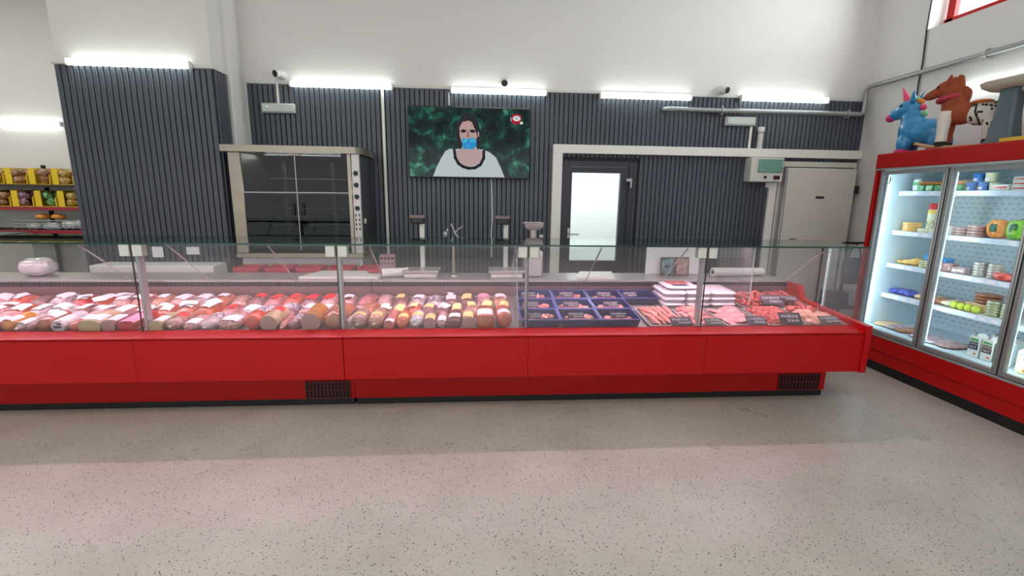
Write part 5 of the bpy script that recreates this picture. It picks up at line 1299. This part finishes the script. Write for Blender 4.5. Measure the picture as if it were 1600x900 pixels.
obj('horn', MB().lathe((0, 0.17, 0.50), [(0.030, 0), (0.026, 0.04), (0.017, 0.09), (0.005, 0.15)], 14, axis=(0, 0.42, 1)), M_pinkr, t)
obj('snout', MB().ell((0, 0.295, 0.365), (0.050, 0.042, 0.038), 16, 10), M_mag, t)
obj('nose_top', MB().ell((0, 0.285, 0.398), (0.034, 0.036, 0.022), 14, 8), M_ro, t)
for k, (y, z, m) in enumerate(((0.11, 0.515, M_rb), (0.06, 0.49, M_ro), (0.035, 0.43, M_pinkr), (0.02, 0.37, M_rb))):
    obj('mane_tuft', MB().ell((0, y, z), (0.030, 0.035, 0.028), 12, 8), m, t)

M_hb = pm('brown_plush', S(150, 70, 38), 0.85, var=0.25, scale=40, bump=0.4, bscale=120); M_hw = pm('white_plush', S(226, 220, 212), 0.85, var=0.08, scale=40, bump=0.3, bscale=120)
M_spot = pm('black_spot', S(26, 24, 26), 0.8); M_wood = pm('tan_wood', S(186, 146, 98), 0.5, var=0.2, scale=8)
t = thing('toy_horse', 'brown and white plush rocking horse on top of the red cooler', 'toy', (4.10, 3.82, TOP), (0, 0, 0.50))
blob('body', [((0, 0.05, 0.29), (0.098, 0.125, 0.092), 0), ((0, 0.10, 0.35), (0.082, 0.088, 0.13), 0), ((0, 0.13, 0.45), (0.068, 0.075, 0.11), 0), ((0, 0.16, 0.515), (0.060, 0.085, 0.062), 0), ((0, 0.245, 0.480), (0.042, 0.085, 0.044), -0.45)], M_hb, t)
blob('haunch', [((0, -0.085, 0.275), (0.102, 0.115, 0.095), 0), ((0, -0.15, 0.265), (0.098, 0.085, 0.09), 0), ((0.062, -0.16, 0.16), (0.045, 0.050, 0.09), 0), ((-0.062, -0.16, 0.16), (0.045, 0.050, 0.09), 0), ((0.062, -0.165, 0.085), (0.036, 0.038, 0.075), 0), ((-0.062, -0.165, 0.085), (0.036, 0.038, 0.075), 0)], M_hw, t)
rnd = random.Random(5)
sp = MB()
for k in range(30):
    a = rnd.uniform(PI*0.5, PI*1.4); yy = rnd.uniform(-0.20, -0.03)
    f = math.sqrt(max(0.05, 1-((yy+0.10)/0.135)**2))
    sp.ell((math.cos(a)*0.100*f, yy, 0.272+math.sin(a)*0.092*f), (0.010, 0.010, 0.010), 8, 5)
for k in range(8):
    sp.ell((-0.062-0.038, -0.165+rnd.uniform(-0.02, 0.02), rnd.uniform(0.07, 0.19)), (0.008, 0.009, 0.009), 8, 5)
obj('spots', sp, M_spot, t)
for sx in (-1, 1):
    obj('front_leg', MB().lathe((sx*0.065, 0.13, 0.05), [(0.040, 0), (0.040, 0.10), (0.050, 0.20), (0.052, 0.26)], 14), M_hw if sx < 0 else M_hb, t)
    obj('hoof', MB().lathe((sx*0.065, 0.13, 0.022), [(0.046, 0), (0.042, 0.04)], 14), M_spot, t)
    obj('hoof', MB().lathe((sx*0.062, -0.165, 0.022), [(0.042, 0), (0.038, 0.040)], 14), M_spot, t)
    obj('ear', MB().lathe((sx*0.040, 0.145, 0.535), [(0.024, 0), (0.026, 0.030), (0.004, 0.075)], 12, axis=(sx*0.2, -0.05, 1)), M_hb, t)
    obj('eye', MB().ell((sx*0.042, 0.215, 0.520), (0.010, 0.013, 0.012), 10, 7), M_spot, t)
    obj('nostril', MB().ell((sx*0.020, 0.312, 0.452), (0.008, 0.008, 0.008), 8, 6), M_spot, t)
    obj('rocker_board', MB().tube([(sx*0.09, 0.30, 0.060), (sx*0.09, 0.20, 0.026), (sx*0.09, 0.05, 0.013), (sx*0.09, -0.10, 0.013), (sx*0.09, -0.25, 0.026), (sx*0.09, -0.33, 0.055)], 0.013, 8), M_wood, t)
for y in (0.13, -0.165): obj('rocker_bar', MB().box(-0.10, 0.10, y-0.02, y+0.02, 0.016, 0.034, 0.003), M_wood, t)
obj('blaze', MB().ell((0, 0.262, 0.500), (0.026, 0.075, 0.030), 14, 9, M=Euler((-0.45, 0, 0)).to_matrix()), M_hw, t)
obj('mane', MB().ell((0, 0.095, 0.52), (0.030, 0.040, 0.085), 14, 10, jit=0.10).ell((0, 0.045, 0.42), (0.032, 0.045, 0.09), 14, 10, jit=0.12), M_hb, t)
obj('scarf', MB().lathe((0, 0.135, 0.405), [(0.085, 0), (0.094, 0.015), (0.086, 0.035)], 18, axis=(0, 0.2, 1)), pm('pink_scarf', S(176, 50, 66), 0.8, var=0.15), t)
obj('saddle', MB().ell((0, -0.075, 0.365), (0.080, 0.075, 0.022), 16, 8), pm('orange_saddle', S(208, 120, 60), 0.6), t)
obj('harness', MB().tube([(-0.085, -0.06, 0.345), (-0.106, -0.065, 0.28), (-0.102, -0.09, 0.22), (-0.09, -0.11, 0.17)], 0.006, 6), M_spot, t)

M_tb = pm('beige_table_plastic', S(206, 200, 182), 0.45, var=0.03); M_tg = pm('blue_grey_leg', S(84, 98, 110), 0.4, var=0.05)
t = thing('play_table', 'beige play table with grey blue legs on top of the red cooler', 'table', (4.22, 3.17, TOP))
def rrect(w, l, r, z, n=5):
    P = []
    for cx, cy, a0 in ((w-r, l-r, 0), (-w+r, l-r, PI/2), (-w+r, -l+r, PI), (w-r, -l+r, 1.5*PI)):
        for k in range(n+1): a = a0+PI/2*k/n; P.append((cx+r*math.cos(a), cy+r*math.sin(a), z))
    return P
obj('table_top', MB().ring([rrect(0.25, 0.46, 0.10, 0.410), rrect(0.29, 0.50, 0.12, 0.435), rrect(0.30, 0.51, 0.12, 0.470), rrect(0.285, 0.495, 0.12, 0.478)], smooth=False), M_tb, t)
for y in (0.30, -0.30):
    for sx in (-0.17, 0.17):
        obj('leg', MB().ring([rrect(w_, l_, 0.03, z) if dx is None else [(p[0], p[1]+dx, p[2]) for p in rrect(w_, l_, 0.03, z)] for w_, l_, z, dx in ((0.075, 0.115, 0.0, 0.0), (0.06, 0.095, 0.04, 0.0), (0.05, 0.075, 0.2, 0.0), (0.045, 0.065, 0.42, 0.0))], smooth=True), M_tg, t).location = (sx, y, 0)
obj('underframe', MB().box(-0.18, 0.18, -0.34, 0.34, 0.375, 0.412, 0.01), M_tb, t)
obj('toy_board', MB().box(3.93, 4.02, 3.02, 3.40, TOP, TOP+0.035, 0.008), pm('yellow_plastic', S(226, 188, 50), 0.4), label='flat yellow plastic board under the play table', cat='board')
t = thing('toy_cone', 'dark toy cone with teal top at the right edge', 'toy', (3.98, 3.20, TOP+0.036))
obj('cone', MB().lathe((0, 0, 0), [(0.045, 0), (0.040, 0.02), (0.018, 0.10)], 14), M_grip, t)
obj('teal_top', MB().ell((0, 0, 0.115), (0.026, 0.026, 0.022), 12, 8), pm('teal_plastic', S(40, 120, 120), 0.4), t)

# ================================================================== FAR LEFT: SHELVES BEYOND THE SLATTED BLOCK
t = thing('shop_shelves', 'shop shelves with yellow boxes beyond the slatted block', 'shelves', (-6.6, 7.7, 0))
M_shd = pm('dark_brown_shelf', S(58, 44, 38), 0.6); M_rail = pm('red_rail', S(150, 44, 52), 0.45)
wpart(t, 'back_panel', MB().box(-8.0, -5.3, 7.90, 7.93, 0.0, 1.72), M_offw)
for x in (-8.0, -6.68, -5.35): wpart(t, 'upright', MB().box(x, x+0.04, 7.86, 7.90, 0, 2.0), M_dark)
wpart(t, 'shelf', MB().box(-8.0, -5.3, 7.40, 7.88, 1.665, 1.705, 0.003), M_shd)
wpart(t, 'shelf', MB().box(-8.0, -5.3, 7.36, 7.88, 1.355, 1.385, 0.003), M_offw)
wpart(t, 'shelf', MB().box(-8.0, -5.3, 7.30, 7.88, 1.02, 1.045, 0.003), M_shd)
wpart(t, 'base_shelf', MB().box(-8.0, -5.3, 7.25, 7.88, 0.0, 0.18, 0.003), M_shd)
wpart(t, 'price_rail', MB().box(-8.0, -5.3, 7.345, 7.36, 1.335, 1.390, 0.002), M_rail)
wpart(t, 'price_rail', MB().box(-8.0, -5.3, 7.285, 7.30, 1.005, 1.055, 0.002), M_rail)
bk = MB()
for z in (1.09, 1.14, 1.19): bk.tube([(-6.72, 7.31, z), (-5.32, 7.31, z)], 0.006, 6)
for k in range(15): bk.tube([(-6.72+0.1*k, 7.31, 1.05), (-6.72+0.1*k, 7.31, 1.19)], 0.003, 4)
wpart(t, 'basket_wires', bk, M_alu)
M_yb = pm('yellow_card', S(226, 190, 40), 0.55, var=0.06)
FILL = [pm('sweets_brown', S(104, 66, 46), 0.35, scale=30, col2=S(186, 140, 96), coat=0.5), pm('sweets_gold', S(150, 116, 50), 0.35, scale=30, col2=S(214, 184, 110), coat=0.5), pm('sweets_purple', S(92, 58, 72), 0.35, scale=30, col2=S(180, 136, 150), coat=0.5), pm('sweets_green', S(40, 110, 60), 0.35, scale=30, col2=S(150, 190, 130), coat=0.5)]
bagm = [[lump(40+7*i+k, (0.062, 0.075, 0.055)).mesh('snack_bag', FILL[i]) for k in range(2)] for i in range(4)]
FN = ['brown', 'golden brown', 'purple brown', 'green']
def ybox(x, z, row, k, fi):
    t = thing('display_box', f'yellow card display box, {ORD[k]} from left on the {row} far shelf', 'box', (x, 7.63, z))
    w, d, h = 0.142, 0.20, 0.235
    obj('side', MB().prism([(-d, 0), (d, 0), (d, h), (-d*0.3, h), (-d, h*0.55)], 0, -w, -w+0.012), M_yb, t)
    obj('side', MB().prism([(-d, 0), (d, 0), (d, h), (-d*0.3, h), (-d, h*0.55)], 0, w-0.012, w), M_yb, t)
    obj('front_flap', MB().box(-w, -w+0.085, -d-0.004, -d+0.006, 0, h*0.98), M_yb, t)
    obj('back', MB().box(-w+0.012, w-0.012, d-0.008, d, 0, h), M_yb, t)
    obj('bottom', MB().box(-w+0.012, w-0.012, -d, d-0.008, 0, 0.008), M_yb, t)
    rnd = random.Random(k*31+int(z*100))
    for q in range(6):
        o = bpy.data.objects.new('snack_bag', bagm[fi][q % 2]); COL.objects.link(o)
        o.location = (x+rnd.uniform(-0.05, 0.06), 7.63-0.13+0.13*(q % 3), z+0.065+0.10*(q//3)); o.rotation_euler = (rnd.uniform(-.4, .4), rnd.uniform(-.4, .4), rnd.uniform(0, 3))
        tag(o, f'{FN[fi]} snack bag in the {ORD[k]} box of the {row} far shelf', 'snack bag', f'snack bags in the {ORD[k]} box of the {row} far shelf')
for k in range(5): ybox(-7.30+0.315*k, 1.706, 'upper', k, (0, 1, 0, 0, 1)[k])
for k in range(5): ybox(-7.27+0.315*k, 1.386, 'lower', k, (0, 0, 2, 3, 1)[k])
for k, (x, z, m, s_) in enumerate(((-6.42, 1.16, 0, .8), (-6.20, 1.16, 0, .8), (-6.05, 1.12, 1, 1.2), (-5.85, 1.14, 1, 1.3), (-6.30, 1.10, 1, 1.2), (-6.55, 1.10, 1, 1.0))):
    mt = (pm('orange_pack', S(232, 150, 50), 0.4, coat=0.4), pm('clear_bag', S(170, 180, 182), 0.2, scale=14, col2=S(226, 230, 230), coat=0.8))[m]
    obj('goods_bag', MB().ell((0, 0, 0), (0.09*s_, 0.08, 0.05*s_), 14, 9, p=0.75, jit=0.08), mt, loc=(x, 7.45, z+(0.085 if m == 0 else 0)), label=(f'small orange pack above the wire basket, {ORD[k]} from left', f'clear crinkled bag in the far wire basket, {ORD[k-2] if k > 1 else ""} of four')[m], cat='bag')
t = thing('chest_freezer', 'grey chest freezer with glass lid beyond the counter at far left', 'freezer', (-6.62, 6.75, 0))
obj('body', MB().box(-0.55, 0.35, -0.3, 0.3, 0.0, 0.98, 0.02), M_offw, t)
obj('rim', MB().box(-0.57, 0.37, -0.32, 0.32, 0.98, 1.03, 0.01), M_galv, t)
obj('lid', MB().box(-0.53, 0.33, -0.28, 0.28, 1.03, 1.05, 0.004), pm('blue_grey_lid', S(128, 146, 160), 0.2, coat=0.5), t)
t = batten((XW-0.001, 3.96, 2.71), 1.13, 'white strip light on the right wall behind the toys')
t.rotation_euler = (0, 0, -PI/2)
